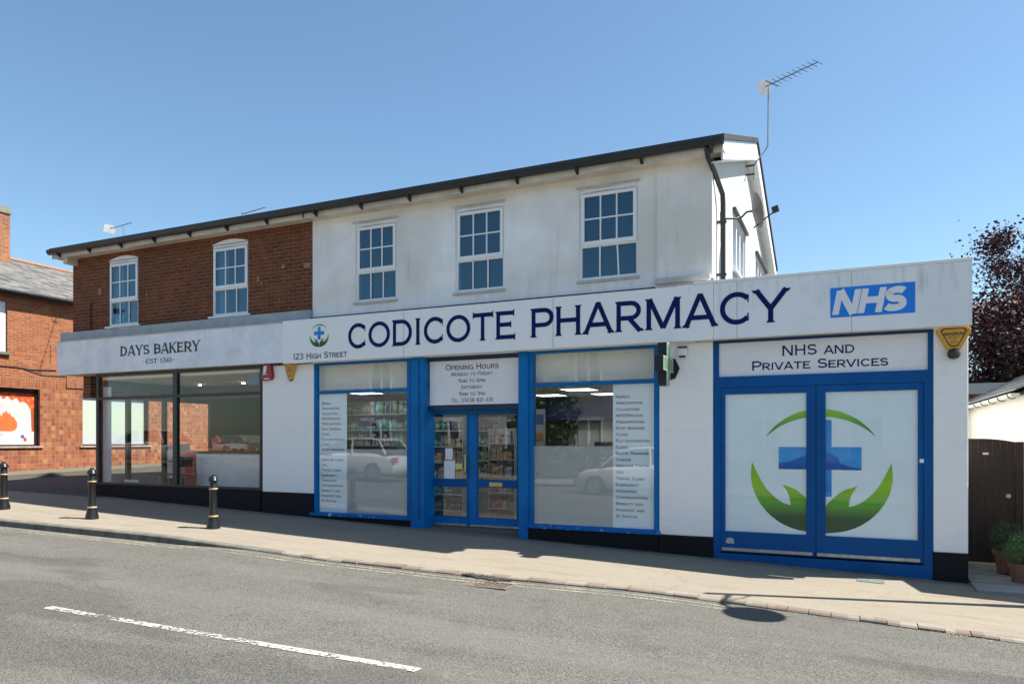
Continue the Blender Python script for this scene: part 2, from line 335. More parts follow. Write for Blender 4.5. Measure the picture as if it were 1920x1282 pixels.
VINYL = M('pale_window_vinyl', (.80, .91, .95), .4, .04); PANELW = M('white_sign_panel', (.84, .84, .87), .4, .05); PAPER = M('paper', (.8, .82, .85), .8, .04)
STEEL = M('worn_steel', (.42, .42, .42), .4, .3, 12, .2, .8); BRASS = M('brass', (.65, .47, .2), .35, .2, 9, 0, .8); GALV = M('galvanised', (.32, .33, .34), .45, .2, 9, 0, .7); DKMET = M('dark_metal', (.04, .04, .045), .45, .3, 9)
NHSB = M('health_blue', (.0, .22, .8), .35, .05); LOGOW = M('logo_white', (.8, .82, .84), .4, .03)
FILM = NT('frosted_film'); FILM.fin((.55, .57, .55), .7, .3)
t_ = FILM.node('ShaderNodeBsdfTransparent'); m_ = FILM.node('ShaderNodeMixShader', i0=.8); FILM.l.new(t_.outputs[0], m_.inputs[1]); FILM.l.new(FILM.b.outputs[0], m_.inputs[2]); FILM.l.new(m_.outputs[0], FILM.o.inputs[0]); FILM = FILM.m
def vgrad(name, stops, z0, z1, rough=.35):        # a printed colour gradient, part of the artwork itself
    n = NT(name); xyz = n.sep(); r = n.node('ShaderNodeValToRGB'); e = r.color_ramp.elements
    e[0].position = stops[0][0]; e[0].color = (*stops[0][1], 1); e[1].position = stops[-1][0]; e[1].color = (*stops[-1][1], 1)
    for p_, c_ in stops[1:-1]: q = e.new(p_); q.color = (*c_, 1)
    n.l.new(n.ramp(xyz[2], z0, z1), r.inputs[0]); return n.fin(r.outputs[0], rough, .5)

# ---------------------------------------------------------------- lettering: stroke alphabet (cap height 1)
def arc(cx, cy, rx, ry, a0, a1, n=14): return [(cx+rx*math.cos(R(a0+(a1-a0)*i/n)), cy+ry*math.sin(R(a0+(a1-a0)*i/n))) for i in range(n+1)]
def glyphs(h):                       # h = half stroke; each glyph: width, list of (points, serif codes at start and end)
    t = 1-h; m = .52; G = {}
    G['A'] = (1.0, [([(.06, 0), (.5-h*.2, 1)], 'h '), ([(.94, 0), (.5+h*.2, 1)], 'h '), ([(.22, .3), (.78, .3)], '  '), ([(.5-h, 1-h*.35), (.5+h, 1-h*.35)], '  ')])
    G['B'] = (.86, [([(.14, 0), (.14, 1)], 'hh'), ([(.14, t), (.5, t)]+arc(.5, (t+m)/2, .26, (t-m)/2, 90, -90, 8)+[(.14, m)], '  '), ([(.14, m), (.54, m)]+arc(.54, (m+h)/2, .28, (m-h)/2, 90, -90, 8)+[(.14, h)], '  ')])
    G['C'] = (.98, [(arc(.54, .5, .5-h, .5-h, 42, 318, 26), 'vv')])
    G['D'] = (1.0, [([(.14, 0), (.14, 1)], 'hh'), ([(.14, t), (.48, t)]+arc(.48, .5, .44-h*.5, .5-h, 90, -90, 16)+[(.14, h)], '  ')])
    G['E'] = (.84, [([(.14, 0), (.14, 1)], 'hh'), ([(.14, t), (.76, t)], ' v'), ([(.14, m), (.64, m)], ' v'), ([(.14, h), (.8, h)], ' v')])
    G['F'] = (.8, [([(.14, 0), (.14, 1)], 'hh'), ([(.14, t), (.76, t)], ' v'), ([(.14, m-.02), (.62, m-.02)], ' v')])
    G['G'] = (1.02, [(arc(.54, .5, .5-h, .5-h, 42, 330, 26), 'v '), ([(.94, .04), (.94, .44)], ' h'), ([(.62, .42), (.98, .42)], '  ')])
    G['H'] = (.98, [([(.14, 0), (.14, 1)], 'hh'), ([(.84, 0), (.84, 1)], 'hh'), ([(.14, m), (.84, m)], '  ')])
    G['I'] = (.34, [([(.17, 0), (.17, 1)], 'hh')])
    G['J'] = (.7, [([(.5, 1), (.5, .28)]+arc(.27, .28, .23, .28-h, 0, -150, 8), 'h ')])
    G['K'] = (.94, [([(.14, 0), (.14, 1)], 'hh'), ([(.16, .4), (.8, 1)], ' h'), ([(.36, .58), (.86, 0)], ' h')])
    G['L'] = (.78, [([(.14, 0), (.14, 1)], 'hh'), ([(.14, h), (.74, h)], ' v')])
    G['M'] = (1.2, [([(.14, 0), (.14, 1)], 'hh'), ([(1.06, 0), (1.06, 1)], 'hh'), ([(.16, 1), (.6, .04)], '  '), ([(1.04, 1), (.6, .04)], '  ')])
    G['N'] = (1.02, [([(.14, 0), (.14, 1)], 'hh'), ([(.88, 0), (.88, 1)], ' h'), ([(.16, 1), (.86, 0)], '  ')])
    G['O'] = (1.06, [(arc(.53, .5, .52-h, .5-h, 0, 360, 32), '  ')])
    G['P'] = (.86, [([(.14, 0), (.14, 1)], 'hh'), ([(.14, t), (.54, t)]+arc(.54, (t+.42)/2, .27, (t-.42)/2, 90, -90, 10)+[(.14, .42)], '  ')])
    G['Q'] = (1.06, [(arc(.53, .5, .52-h, .5-h, 0, 360, 32), '  '), ([(.6, .25), (.95, -.05)], '  ')])
    G['R'] = (.94, [([(.14, 0), (.14, 1)], 'hh'), ([(.14, t), (.54, t)]+arc(.54, (t+.44)/2, .27, (t-.44)/2, 90, -90, 10)+[(.14, .44)], '  '), ([(.5, .42), (.86, 0)], ' h')])
    G['S'] = (.82, [(arc(.42, .74, .3, .26-h, 25, 180, 9)+arc(.42, .74, .3, .24, 190, 262, 4)+arc(.42, .27, .33, .25, 82, 10, 4)+arc(.42, .27, .33, .27-h, 0, -158, 9), 'vv')])
    G['T'] = (.9, [([(.45, 0), (.45, 1)], 'h '), ([(.04, t), (.86, t)], 'vv')])
    G['U'] = (.98, [([(.14, 1), (.14, .36)]+arc(.49, .36, .35, .36-h, 180, 360, 12)+[(.84, 1)], 'hh')])
    G['V'] = (.98, [([(.06, 1), (.48, 0)], 'h '), ([(.92, 1), (.5, 0)], 'h ')])
    G['W'] = (1.36, [([(.06, 1), (.38, 0)], 'h '), ([(.68, 1), (.4, 0)], '  '), ([(.68, 1), (.98, 0)], '  '), ([(1.3, 1), (1.0, 0)], 'h ')])
    G['X'] = (.94, [([(.08, 1), (.86, 0)], 'hh'), ([(.86, 1), (.08, 0)], 'hh')])
    G['Y'] = (.96, [([(.06, 1), (.48, .42)], 'h '), ([(.92, 1), (.48, .42)], 'h '), ([(.48, 0), (.48, .46)], 'h ')])
    G['Z'] = (.86, [([(.08, t), (.76, t), (.1, h), (.8, h)], 'vv')])
    G['0'] = (.82, [(arc(.41, .5, .36, .5-h, 0, 360, 24), '  ')]); G['1'] = (.44, [([(.26, 0), (.26, 1)], '  '), ([(.1, .8), (.26, .95)], '  ')])
    G['2'] = (.8, [(arc(.4, .7, .3, .3-h, 160, -20, 9)+[(.1, h), (.74, h)], '  ')]); G['3'] = (.78, [(arc(.38, .73, .27, .27-h, 150, -90, 9), '  '), (arc(.38, .28, .32, .28-h, 90, -150, 10), '  ')])
    G['4'] = (.84, [([(.58, 0), (.58, 1), (.06, .28), (.8, .28)], '  ')]); G['5'] = (.78, [([(.68, t), (.18, t), (.14, .55)]+arc(.4, .34, .31, .34-h, 110, -150, 10), '  ')])
    G['6'] = (.8, [(arc(.4, .32, .32, .32-h, 0, 360, 18), '  '), (arc(.62, .3, .54, .68, 100, 180, 8), '  ')]); G['7'] = (.74, [([(.06, t), (.68, t), (.28, 0)], '  ')])
    G['8'] = (.8, [(arc(.4, .74, .27, .26-h, 0, 360, 16), '  '), (arc(.4, .27, .33, .27-h, 0, 360, 18), '  ')]); G['9'] = (.8, [(arc(.4, .68, .32, .32-h, 0, 360, 18), '  '), (arc(.18, .7, .54, .68, 0, -80, 8), '  ')])
    G['.'] = (.3, [([(.15, 0), (.15, 2*h)], '  ')]); G[','] = (.3, [([(.18, 2*h), (.1, -.12)], '  ')]); G['/'] = (.6, [([(.08, -.05), (.52, 1.05)], '  ')]); G['-'] = (.6, [([(.08, .42), (.52, .42)], '  ')])
    G['*'] = (.4, [([(.2, .36), (.2, .56)], '  ')]); G[' '] = (.46, []); G['_'] = (.7, [([(-.05, .5), (.75, .5)], '  ')])
    return G
def text(mb, s, x0, x1, zb, zt, y, weight=.12, serif=.06, contrast=1.0, shear=0.0, small=.78, sp=.06, mode='fit', align='l'):
    G = glyphs(weight/2); H = zt-zb; pen = 0; items = []
    for ch in s:
        k = small if ch.islower() else 1.0; wd, st = G[ch.upper()]; items.append((pen, k, st)); pen += (wd+sp)*k
    pen -= sp
    q = (x1-x0)/pen if mode == 'fit' else H*1.08
    ox = x0 if mode == 'fit' or align == 'l' else (x0+x1)/2-pen*q/2
    cnt = 0
    def put(poly):
        nonlocal cnt
        yy = y-.00025*(cnt % 12); cnt += 1
        mb.quad(*[(ox+(a+shear*b)*q, yy, zb+b*H) for a, b in poly])
    for pen, k, st in items:
        for pts, ser in st:
            pts = [(pen+a*k, b*k) for i_, (a, b) in enumerate(pts) if i_ == 0 or math.dist(pts[i_-1], (a, b)) > 1e-4]; L = []; Rr = []; wk = weight*(.35+.65*k)*(1.0)
            closed = math.dist(pts[0], pts[-1]) < 1e-6; N = len(pts)
            for i, p in enumerate(pts):
                a = pts[i-1] if i > 0 else (pts[-2] if closed else p); b = pts[i+1] if i < N-1 else (pts[1] if closed else p)
                d1 = (p[0]-a[0], p[1]-a[1]); d2 = (b[0]-p[0], b[1]-p[1]); l1 = math.hypot(*d1) or 1; l2 = math.hypot(*d2) or 1
                if i == 0 and not closed: d1, l1 = d2, l2
                if i == N-1 and not closed: d2, l2 = d1, l1
                tx, ty = d1[0]/l1+d2[0]/l2, d1[1]/l1+d2[1]/l2; tl = math.hypot(tx, ty) or 1; tx /= tl; ty /= tl
                cosb = max(.45, tx*d2[0]/l2+ty*d2[1]/l2)
                th = wk*(contrast+(1-contrast)*abs(ty)**1.5)/2/cosb
                if contrast < .9 and len(pts) == 2 and tx*ty > 0 and abs(tx) > .1: th *= .5
                L.append((p[0]-ty*th, p[1]+tx*th)); Rr.append((p[0]+ty*th, p[1]-tx*th))
            for i in range(N-1): put([L[i], Rr[i], Rr[i+1], L[i+1]])
            for e, c in ((0, ser[0]), (N-1, ser[1])):
                p = pts[e]; sg = serif*k; sh = max(.035, serif*.42)*k
                if c == 'h' and serif:
                    z0, z1 = (p[1], p[1]+sh) if p[1] < .5*k else (p[1]-sh, p[1])
                    put([(p[0]-wk/2-sg, z0), (p[0]+wk/2+sg, z0), (p[0]+wk/2+sg, z1), (p[0]-wk/2-sg, z1)])
                    tip = z0 if p[1] >= .5*k else z1; out = -sh*1.6 if p[1] >= .5*k else sh*1.6
                    put([(p[0]-wk/2-sg*.6, tip), (p[0]+wk/2+sg*.6, tip), (p[0]+wk/2*.9, tip+out), (p[0]-wk/2*.9, tip+out)])
                if c == 'v' and serif: put([(p[0]-sh*.2, p[1]-wk/2-sg), (p[0]+sh, p[1]-wk/2-sg), (p[0]+sh, p[1]+wk/2+sg), (p[0]-sh*.2, p[1]+wk/2+sg)])
    return mb

# ================================================================= SETTING: ground, road, pavement, kerb
xs = [-60, -45, -35]+[-30+i*.5 for i in range(90)]+[16, 22, 32, 50]
def sheet(ys, fn, x0=-99, x1=99):
    mb = MB(); X_ = [x for x in xs if x0 <= x <= x1]
    for a, b in zip(X_, X_[1:]):
        for i in range(len(ys)-1):
            q = [(a, ys[i]), (b, ys[i]), (b, ys[i+1]), (a, ys[i+1])]; mb.quad(*[(x, (v(x) if callable(v) else v), fn(x, (v(x) if callable(v) else v))) for x, v in q])
    return mb
gm = MB(); L = 600
for i in range(12):
    for j in range(12):
        a, b, c, d = -L+i*100, -L+i*100+100, -L+j*100, -L+j*100+100
        gm.quad(*[(x, y, -.036*(max(-26, min(14, x))-1)-2.35) for x, y in ((a, c), (b, c), (b, d), (a, d))])
struct('ground', gm, GROUND, 'open ground beyond the street')
struct('road', sheet([-.9, 0, 1, 2, 3, 4, 5, 6, 7, kY], rz), ROAD, 'grey asphalt high street road')
struct('opposite_pavement', sheet([-14, -8, -.9], lambda x, y: rz(x, -.5)+.1), PAVE, 'pavement on the far side of the road')
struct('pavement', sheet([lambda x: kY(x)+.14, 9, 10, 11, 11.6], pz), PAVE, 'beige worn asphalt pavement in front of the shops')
sr = MB()
for i in range(40):
    y0, y1 = 11+i*.75, 11+(i+1)*.75
    sr.quad(*[(x, y, pz(x, y)-.06 if y > 11.6 else pz(x, y)+.006) for x, y in ((-20.85, y0), (-15.0, y0), (-15.0, y1), (-20.85, y1))])
fr = MB().quad(*[(x, y, pz(x, y)+.004) for x, y in ((-20.9, 10.2), (-15.0, 10.75), (-15.0, 11.6), (-20.85, 11.6))])
struct('side_road', sr, SIDE, 'dark asphalt side street running past the bakery'); struct('side_road_crossover', fr, SIDE, 'dark tarmac apron where the side street meets the pavement')
sp_ = MB()
for i in range(30):
    y0, y1 = 11+i, 12+i; sp_.quad(*[(x, y, pz(x, y)+.06) for x, y in ((-22.1, y0), (-20.85, y0), (-20.85, y1), (-22.1, y1))])
    sp_.quad(*[(-20.85, y, pz(-20.85, y)+z) for y, z in ((y0, -.1), (y1, -.1), (y1, .06), (y0, .06))])
struct('side_pavement', sp_, PAVE, 'narrow pavement under the tiled wall')
yd = MB().quad(*[(x, y, pz(x, y)+.01) for x, y in ((1.3, 11.45), (8, 11.45), (8, 22), (1.3, 22))])
struct('yard', yd, M('yard_concrete', (.3, .29, .27), .9, .2), 'concrete yard behind the wooden gate')
# kerb stones: long concrete pieces left, small granite setts right
kb = MB(); x = -40.0
while x < KP[0][0]+40:
    ln = .91 if x < -7.4 else .21+.08*random.random(); g = .008; a, b = x+g/2, x+ln-g/2; x += ln
    if b > 30: break
    jz = .0 if ln > .5 else random.uniform(-.006, .012); jy = 0 if ln > .5 else random.uniform(-.012, .012)
    n0 = len(kb.v)
    for xx in (a, b):
        y0 = kY(xx)+jy; zt = pz(xx, y0+.14)+.004+jz
        for (yy, zz) in ((y0, rz(xx, y0)-.1), (y0, zt-.018), (y0+.02, zt), (y0+.145, zt), (y0+.145, zt-.2)): kb.v.append((xx, yy, zz))
    for i in range(4): kb.f.append((n0+i, n0+i+1, n0+6+i, n0+5+i))
    kb.f.append((n0, n0+1, n0+2, n0+3, n0+4)); kb.f.append((n0+9, n0+8, n0+7, n0+6, n0+5))
nt = NT('kerb_stone_mix'); xyz = nt.sep(); pk = nt.math('GREATER_THAN', xyz[0], -7.4)
c1_ = nt.mix(nt.ramp(nt.noise(5, 4), .3, .7), (.11, .105, .09), (.2, .19, .165)); vv = nt.node('ShaderNodeTexWhiteNoise', _noise_dimensions='1D'); nt.l.new(nt.math('FLOOR', nt.math('MULTIPLY', xyz[0], 4.1)), vv.inputs['W'])
c2_ = nt.mix(vv.outputs['Value'], (.18, .14, .115), (.27, .24, .2)); nt.bump(nt.noise(40, 4), .6, .01)
struct('kerb', kb, nt.fin(nt.mix(pk, c1_, c2_), .9, .2), 'kerb stones along the pavement edge')
def strip(pts, wd, lift=.004, step=.25):       # painted line on the road following points
    mb = MB(); P_ = []
    for (a, b), (c, d) in zip(pts, pts[1:]):
        k = max(1, int(math.hypot(c-a, d-b)/step)); P_ += [(a+(c-a)*i/k, b+(d-b)*i/k) for i in range(k)]
    P_.append(pts[-1])
    for (a, b), (c, d) in zip(P_, P_[1:]): mb.quad(*[(x, y, rz(x, y)+lift) for x, y in ((a, b-wd/2), (c, d-wd/2), (c, d+wd/2), (a, b+wd/2))])
    return mb
for k, off in enumerate((.17, .32)):
    struct('yellow_line', strip([(x, kY(x)-off) for x in [-20+i*.5 for i in range(0, 37)]+[-1.2]], .06), YEL, 'worn yellow no-parking line '+('nearest the kerb' if k == 0 else 'further from the kerb'))
a_ = hit(90, 1138, rz); b_ = hit(785, 1256, rz)
struct('centre_line', strip([a_[:2], b_[:2]], .1, step=.12), WHT, 'worn white centre line dash on the road')
dx = (b_[0]-a_[0]); dy = (b_[1]-a_[1])
for s_ in (-1.55, -3.1): struct('centre_line', strip([(a_[0]+dx*s_, a_[1]+dy*s_), (b_[0]+dx*s_, b_[1]+dy*s_)], .1, step=.12), WHT, 'worn white centre line dash further along the road')
sl_ = MB(); p0 = hit(16, 931, pz); p1 = hit(164, 912, pz)
sl_.quad(*[(x, y, pz(x, y)+.009) for x, y in ((p0[0], p0[1]), (p0[0]+.1, p0[1]), (p1[0]+.1, p1[1]), (p1[0], p1[1]))])
# ---- drain with grille, potholed edge, utility cover
dc = hit(917, 1097, rz); dr = thing('drain_cover', 'rusty slotted drain grating set in the road by the kerb', 'drain', (dc[0], dc[1], dc[2]))
obj('drain_frame', MB().wall(dc[0]-.3, dc[0]+.3, dc[1]-.17, dc[1]+.17, dc[2]-.05, dc[2]+.014, [(dc[0]-.265, dc[0]+.265, dc[1]-.135, dc[1]+.135)]), M('rusty_iron', (.17, .13, .1), .8, .4, 20, .4), dr)
bpy.data.objects['drain_frame'].data.transform(Matrix.Identity(4))
for v in bpy.data.objects['drain_frame'].data.vertices:
    y, z = v.co.y, v.co.z; v.co.y = (z+dc[2])-dc[1]; v.co.z = (y+dc[1])-dc[2]
g_ = MB()
for i in range(9):
    xx = dc[0]-.24+i*.06; g_.obox((xx, dc[1], dc[2]-.006), (.011, 0, 0), (.03, .135, 0), (0, 0, .016))
obj('grating', g_, bpy.data.materials['rusty_iron'], dr)
obj('drain_pit', MB().box(dc[0]-.265, dc[0]+.265, dc[1]-.135, dc[1]+.135, dc[2]+.003, dc[2]+.006), M('pit_black', (.008, .008, .008), 1), dr)
hp = hit(912, 1082, pz); hb = MB(); rr = random.Random(3)
for i in range(230):
    a = rr.random(); X_ = hp[0]-.34+a*.68; Y_ = hp[1]+rr.gauss(0, .05)*math.sin(a*math.pi)+.03*math.sin(a*7); s_ = rr.uniform(.004, .019)
    hb.obox((X_, Y_, pz(X_, Y_)+.004), (s_, s_*rr.uniform(-.8, .8), s_*rr.uniform(-.2, .2)), (-s_*rr.uniform(-.5, .5), s_*.8, s_*.2), (0, s_*.1, s_*.35))
one('broken_asphalt', hb, M('loose_dark_asphalt', (.035, .035, .035), .9, .5, 20, .5), 'crumbled patch of dark broken asphalt beside the drain', 'rubble')
uc = hit(1632, 1088, pz); us = .16
one('utility_cover', MB().quad(*[(uc[0]+a*us, uc[1]+b*us*.8, pz(uc[0]+a*us, uc[1]+b*us*.8)+.007) for a, b in ((-1, -1), (1, -1), (1, 1), (-1, 1))]), M('cover_plate', (.13, .15, .135), .7, .3, 30, .5), 'small square grey utility cover in the pavement before the right-hand doors', 'cover')
rr = random.Random(5)
lf = MB()
for i in range(90):
    px_ = rr.choice([rr.uniform(1350, 1740), rr.uniform(1350, 1740), rr.uniform(600, 980)]); X_ = sx(px_, 11); Y_ = 10.93-abs(rr.gauss(0, .05)); s_ = rr.uniform(.006, .016)
    lf.quad((X_, Y_, pz(X_, Y_)+.004), (X_+s_, Y_+s_*.4, pz(X_, Y_)+.012), (X_+s_*1.1, Y_-s_*.6, pz(X_, Y_)+.006))
for i in range(120):
    X_ = sx(rr.uniform(1750, 1860), 8.4)+rr.gauss(0, .1); Y_ = kY(X_)-.05+rr.gauss(0, .04); s_ = rr.uniform(.005, .014); z_ = rz(X_, Y_)
    lf.quad((X_, Y_, z_+.004), (X_+s_, Y_+s_*.4, z_+.012), (X_+s_*1.1, Y_-s_*.6, z_+.006))
tag(obj('leaf_litter', lf, M('dry_leaf', (.42, .33, .2), .9, .4), smooth=False), 'dry leaf scraps blown against the doors and the kerb', 'leaf litter', kind='stuff')

# ================================================================= PHARMACY / BAKERY TERRACE
YW, YF, YS, YD = 11.0, 10.8, 11.04, 11.28      # upper wall, fascia front, shop front, recessed door
XC = sx(1336, YW); XB = sx(587, YW); XL = sx(137, YW); XR = sx(1815, YW)
ZT, ZB_ = 2.27, 1.46
bak = thing('bakery_building', 'brick-faced end building with black-framed bakery shopfront and two white sash windows above', 'building', (sx(360, YW), YW, pz(-12, 11)))
pha = thing('pharmacy_building', 'weathered white rendered building with blue shopfront and three upper windows', 'building', (-4, YW, pz(-4, 11)))
WZ0, WZ1 = 2.53, 3.98
def wx(p0, p1): return sx(p0, YW), sx(p1, YW)
bw = [wx(204, 259), wx(398, 465)]; pw = [wx(667, 744), wx(854, 946), wx(1086, 1197)]
obj('upper_wall', MB().wall(XL, XB, ZB_+.062, 4.3, YW, 11.25, [(a, b, WZ0, WZ1) for a, b in bw]), BRICK, bak)
obj('side_wall', MB().box(XL, XL+.25, 11.25, 19, 1.0, 4.3), BRICKY, bak)
obj('extension_front', MB().box(XC-.24, sx(1815, YW), YW+.02, 11.25, ZB_-.001, 2.05), RENDERW, pha)
obj('upper_wall', MB().wall(XB, XC-.25, ZB_-.001, 4.3, YW-.012, 11.25, [(a, b, WZ0, WZ1) for a, b in pw]), RENDERW, pha)
xj = sx(1232, YW)
obj('projecting_pier', MB().box(xj, XC+.002, YW-.04, YW+.2, sz(1280, 524, YW), 4.28), RENDERW, pha, .004)
g0 = MB(); pts = [(YW-.01, 1.0), (YW-.01, 4.25), (15.0, 5.80), (19, 4.25), (19, 1.0)]
yw = [(13.1, 14.8, 2.97, 3.98), (16.5, 18.5, 3.1, 4.02)]
g0.wall(YW+.16, 19, 1.0, 4.25, XC-.25, XC, yw, 'x'); g0.prismx([(YW+.16, 4.2501), (19, 4.2501), (15, 5.80)], XC-.25, XC)
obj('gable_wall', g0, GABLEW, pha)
# roof: shared shape, one piece per building
def roof(x0, x1, par, nm='roof'):
    m = MB(); pr = [(10.66, 4.36), (15.0, 5.93), (19.35, 4.3), (19.35, 4.22), (15.0, 5.83), (10.66, 4.27)]
    m.prismx(pr, x0, x1); return obj(nm, m, ROOFT, par, .006)
XV = sx(1357, 10.75)+.02
roof(sx(92, 10.7)+.05, XB, bak); roof(XB, XV, pha)
def eaves(x0, x1, par):
    obj('soffit', MB().box(x0, x1, 10.74, YW-.014, 4.15, 4.185), SOFF, par)
    obj('fascia_board', MB().box(x0, x1, 10.72, 10.738, 4.13, 4.33), SOFF, par)
    g = MB(); prof = [(10.725, 4.315)]+[(10.665+.06*math.cos(R(a)), 4.30-.075*math.sin(R(a))) for a in range(0, 181, 30)]+[(10.605, 4.318), (10.598, 4.318), (10.592, 4.30)]+[(10.665+.073*math.cos(R(a)), 4.29-.085*math.sin(R(a))) for a in range(180, -1, -30)]
    g.prismx(prof, x0-.02, x1+.02); obj('gutter', g, BLACKP, par, smooth=False)
    x = x0+.3
    while x < x1: obj('gutter_bracket', MB().prismx([(10.72, 4.25), (10.61, 4.22), (10.62, 4.19), (10.72, 4.13), (10.735, 4.13), (10.735, 4.25)], x-.022, x+.022), BLACKP, par); x += 1.02
eaves(sx(96, 10.7), XB-.02, bak); eaves(XB+.02, XV-.03, pha)
# verge boards on the gable
vb = MB(); d = .36
vb.prismx([(10.78, 4.34), (15.0, 5.86), (15.0, 5.86-d), (10.78, 4.34-d+.05)], XV-.06, XV-.03); vb.prismx([(15.002, 5.86), (19.3, 4.24), (19.3, 4.24-.28), (15.002, 5.86-d)], XV-.06, XV-.03)
obj('barge_board', vb, UPVC, pha)
sv = MB().prismx([(10.8, 4.01), (15, 5.5), (15, 5.52), (10.8, 4.03)], XC+.002, XV-.061); sv.prismx([(15.002, 5.5), (19.3, 3.96), (19.3, 3.98), (15.002, 5.52)], XC+.002, XV-.061); obj('gable_soffit', sv, UPVC, pha)
obj('end_bracket', MB().box(sx(137, 10.9)-.12, sx(137, 10.9)+.02, 10.75, 11.2, 4.0, 4.149), SOFF, bak)
dp = [(XC-.03, 10.68, 4.2), (XC-.02, 10.74, 4.08), (XC+.03, 11.0, 3.95), (XC+.09, 11.35, 3.72), (XC+.09, 11.4, 3.6), (XC+.09, 11.4, 2.1)]
dpo = obj('downpipe', MB().tube(dp, .038, 12), BLACKP, pha, smooth=True)
for z_ in (3.3, 2.5): obj('pipe_clip', MB().box(XC+.0, XC+.14, 11.36, 11.44, z_, z_+.03), BLACKP, dpo)
# ---- upper windows
def upwin(x0, x1, par, curtain=False, arch=False, tilt=0):
    y0 = YW+.02; fr = MB(); z0, z1 = WZ0, WZ1; zm = 3.075; s = .05
    fr.wall(x0, x1, z0, z1, y0, y0+.07, [(x0+.04, x1-.04, z0+.05, zm-.02), (x0+.05, x1-.05, zm+.035, z1-.06)])
    wnd = obj('window', fr, UPVC, par, .003)
    sa = MB(); sa.wall(x0+.03, x1-.03, zm+.008, z1-.075, y0-.022, y0+.0, [(x0+.085, x1-.085, zm+.075, z1-.13)])
    sa.box(x0+.2*(x1-x0), x1-.38*(x1-x0), y0-.02, y0-.002, z1-.05, z1-.025)
    obj('sash', sa, UPVC, wnd, .003)
    gb = MB(); a, b = x0+.085, x1-.085; zz0, zz1 = zm+.075, z1-.13; zc_ = (zz0+zz1)/2
    for i in (1, 2):
        xx = a+(b-a)*i/3; gb.box(xx-.011, xx+.011, y0-.012, y0+.004, zz0, zz1)
        xx = x0+.04+(x1-x0-.08)*i/3; t_ = tilt if i == 2 else 0
        gb.prism([(xx-.011+t_, z0+.05), (xx+.011+t_, z0+.05), (xx+.011-t_, zm-.02), (xx-.011-t_, zm-.02)], y0+.01, y0+.025)
    gb.box(a, b, y0-.011, y0+.005, zc_-.011, zc_+.011)
    obj('glazing_bar', gb, UPVC, wnd)
    obj('pane', MB().box(x0+.05, x1-.05, y0+.03, y0+.034, z0+.05, zm-.021).box(x0+.06, x1-.06, y0+.0045, y0+.008, zm+.036, z1-.07), GLU, wnd)
    obj('sill', MB().box(x0-.07 if arch else x0-.03, x1+.07 if arch else x1+.03, YW-.05, y0-.001, z0-.045, z0-.003), UPVC if arch else SILLW, wnd, .004)
    if not arch: obj('lintel_drip', MB().box(x0-.04, x1+.03, YW-.045, YW-.013, z1+.003, z1+.03), SILLW, wnd, .004)
    bx = MB().wall(x0+.001, x1-.001, z0+.001, z1-.001, 11.2, 12.4, []); obj('room', bx, ROOM, wnd)
    if curtain:
        c = MB(); N = 10
        for (u0, u1) in ((.05, .32), (.8, .95)):
            for i in range(N):
                p = [x0+(x1-x0)*(u0+(u1-u0)*j/N) for j in (i, i+1)]; q = [11.14+.012*(j % 2) for j in (i, i+1)]
                c.quad((p[0], q[0], z0+.06), (p[1], q[1], z0+.06), (p[1], q[1], z1-.08), (p[0], q[0], z1-.08))
        obj('curtain', c, CURT, wnd, smooth=False)
for a, b in bw:
    upwin(a, b, bak, True, True)
    ar = [(a, WZ1+.002), (b, WZ1+.002)]+[(b-(b-a)*i/8, WZ1+.012+.075*math.sin(math.pi*i/8)) for i in range(9)]
    obj('arch_infill', MB().prism(ar, YW-.004, YW+.05), UPVC, bak)
    ar2 = [(b+.05-(b-a+.1)*i/10, WZ1+.02+.09*math.sin(math.pi*i/10)) for i in range(11)]; ar3 = [(x_, z_+.155-.02*abs(x_-(a+b)/2)) for x_, z_ in reversed(ar2)]
    v_ = MB()
    for i in range(10): v_.prism([ar2[i], ar2[i+1], ar3[9-i], ar3[10-i]], YW-.003, YW+.03)
    obj('brick_arch', v_, SOLDX, bak)
for i, (a, b) in enumerate(pw): upwin(a, b, pha, False, False, .012 if i == 2 else 0)
# gable windows
for i, (a, b, z0, z1) in enumerate(yw):
    m = MB().wall(a, b, z0, z1, XC-.12, XC-.03, [(a+.06, a+(b-a)*.36, z0+.06, z1-.06), (a+(b-a)*.42, a+(b-a)*.64, z0+.06, z1-.06), (a+(b-a)*.7, b-.06, z0+.06, z1-.06)], 'x')
    wd = obj('gable_window', m, UPVC, pha); obj('pane', MB().box(XC-.09, XC-.085, a+.05, b-.05, z0+.05, z1-.05), GLU, wd)
    obj('lintel', MB().box(XC+.001, XC+.06, a-.06, b+.06, z1+.002, z1+.05), DKMET, wd); obj('sill', MB().box(XC-.029, XC+.07, a-.05, b+.05, z0-.05, z0-.002), UPVC, wd)
    obj('room', MB().box(XC-.6, XC-.2, a+.002, b-.002, z0+.002, z1-.002), ROOM, wd)
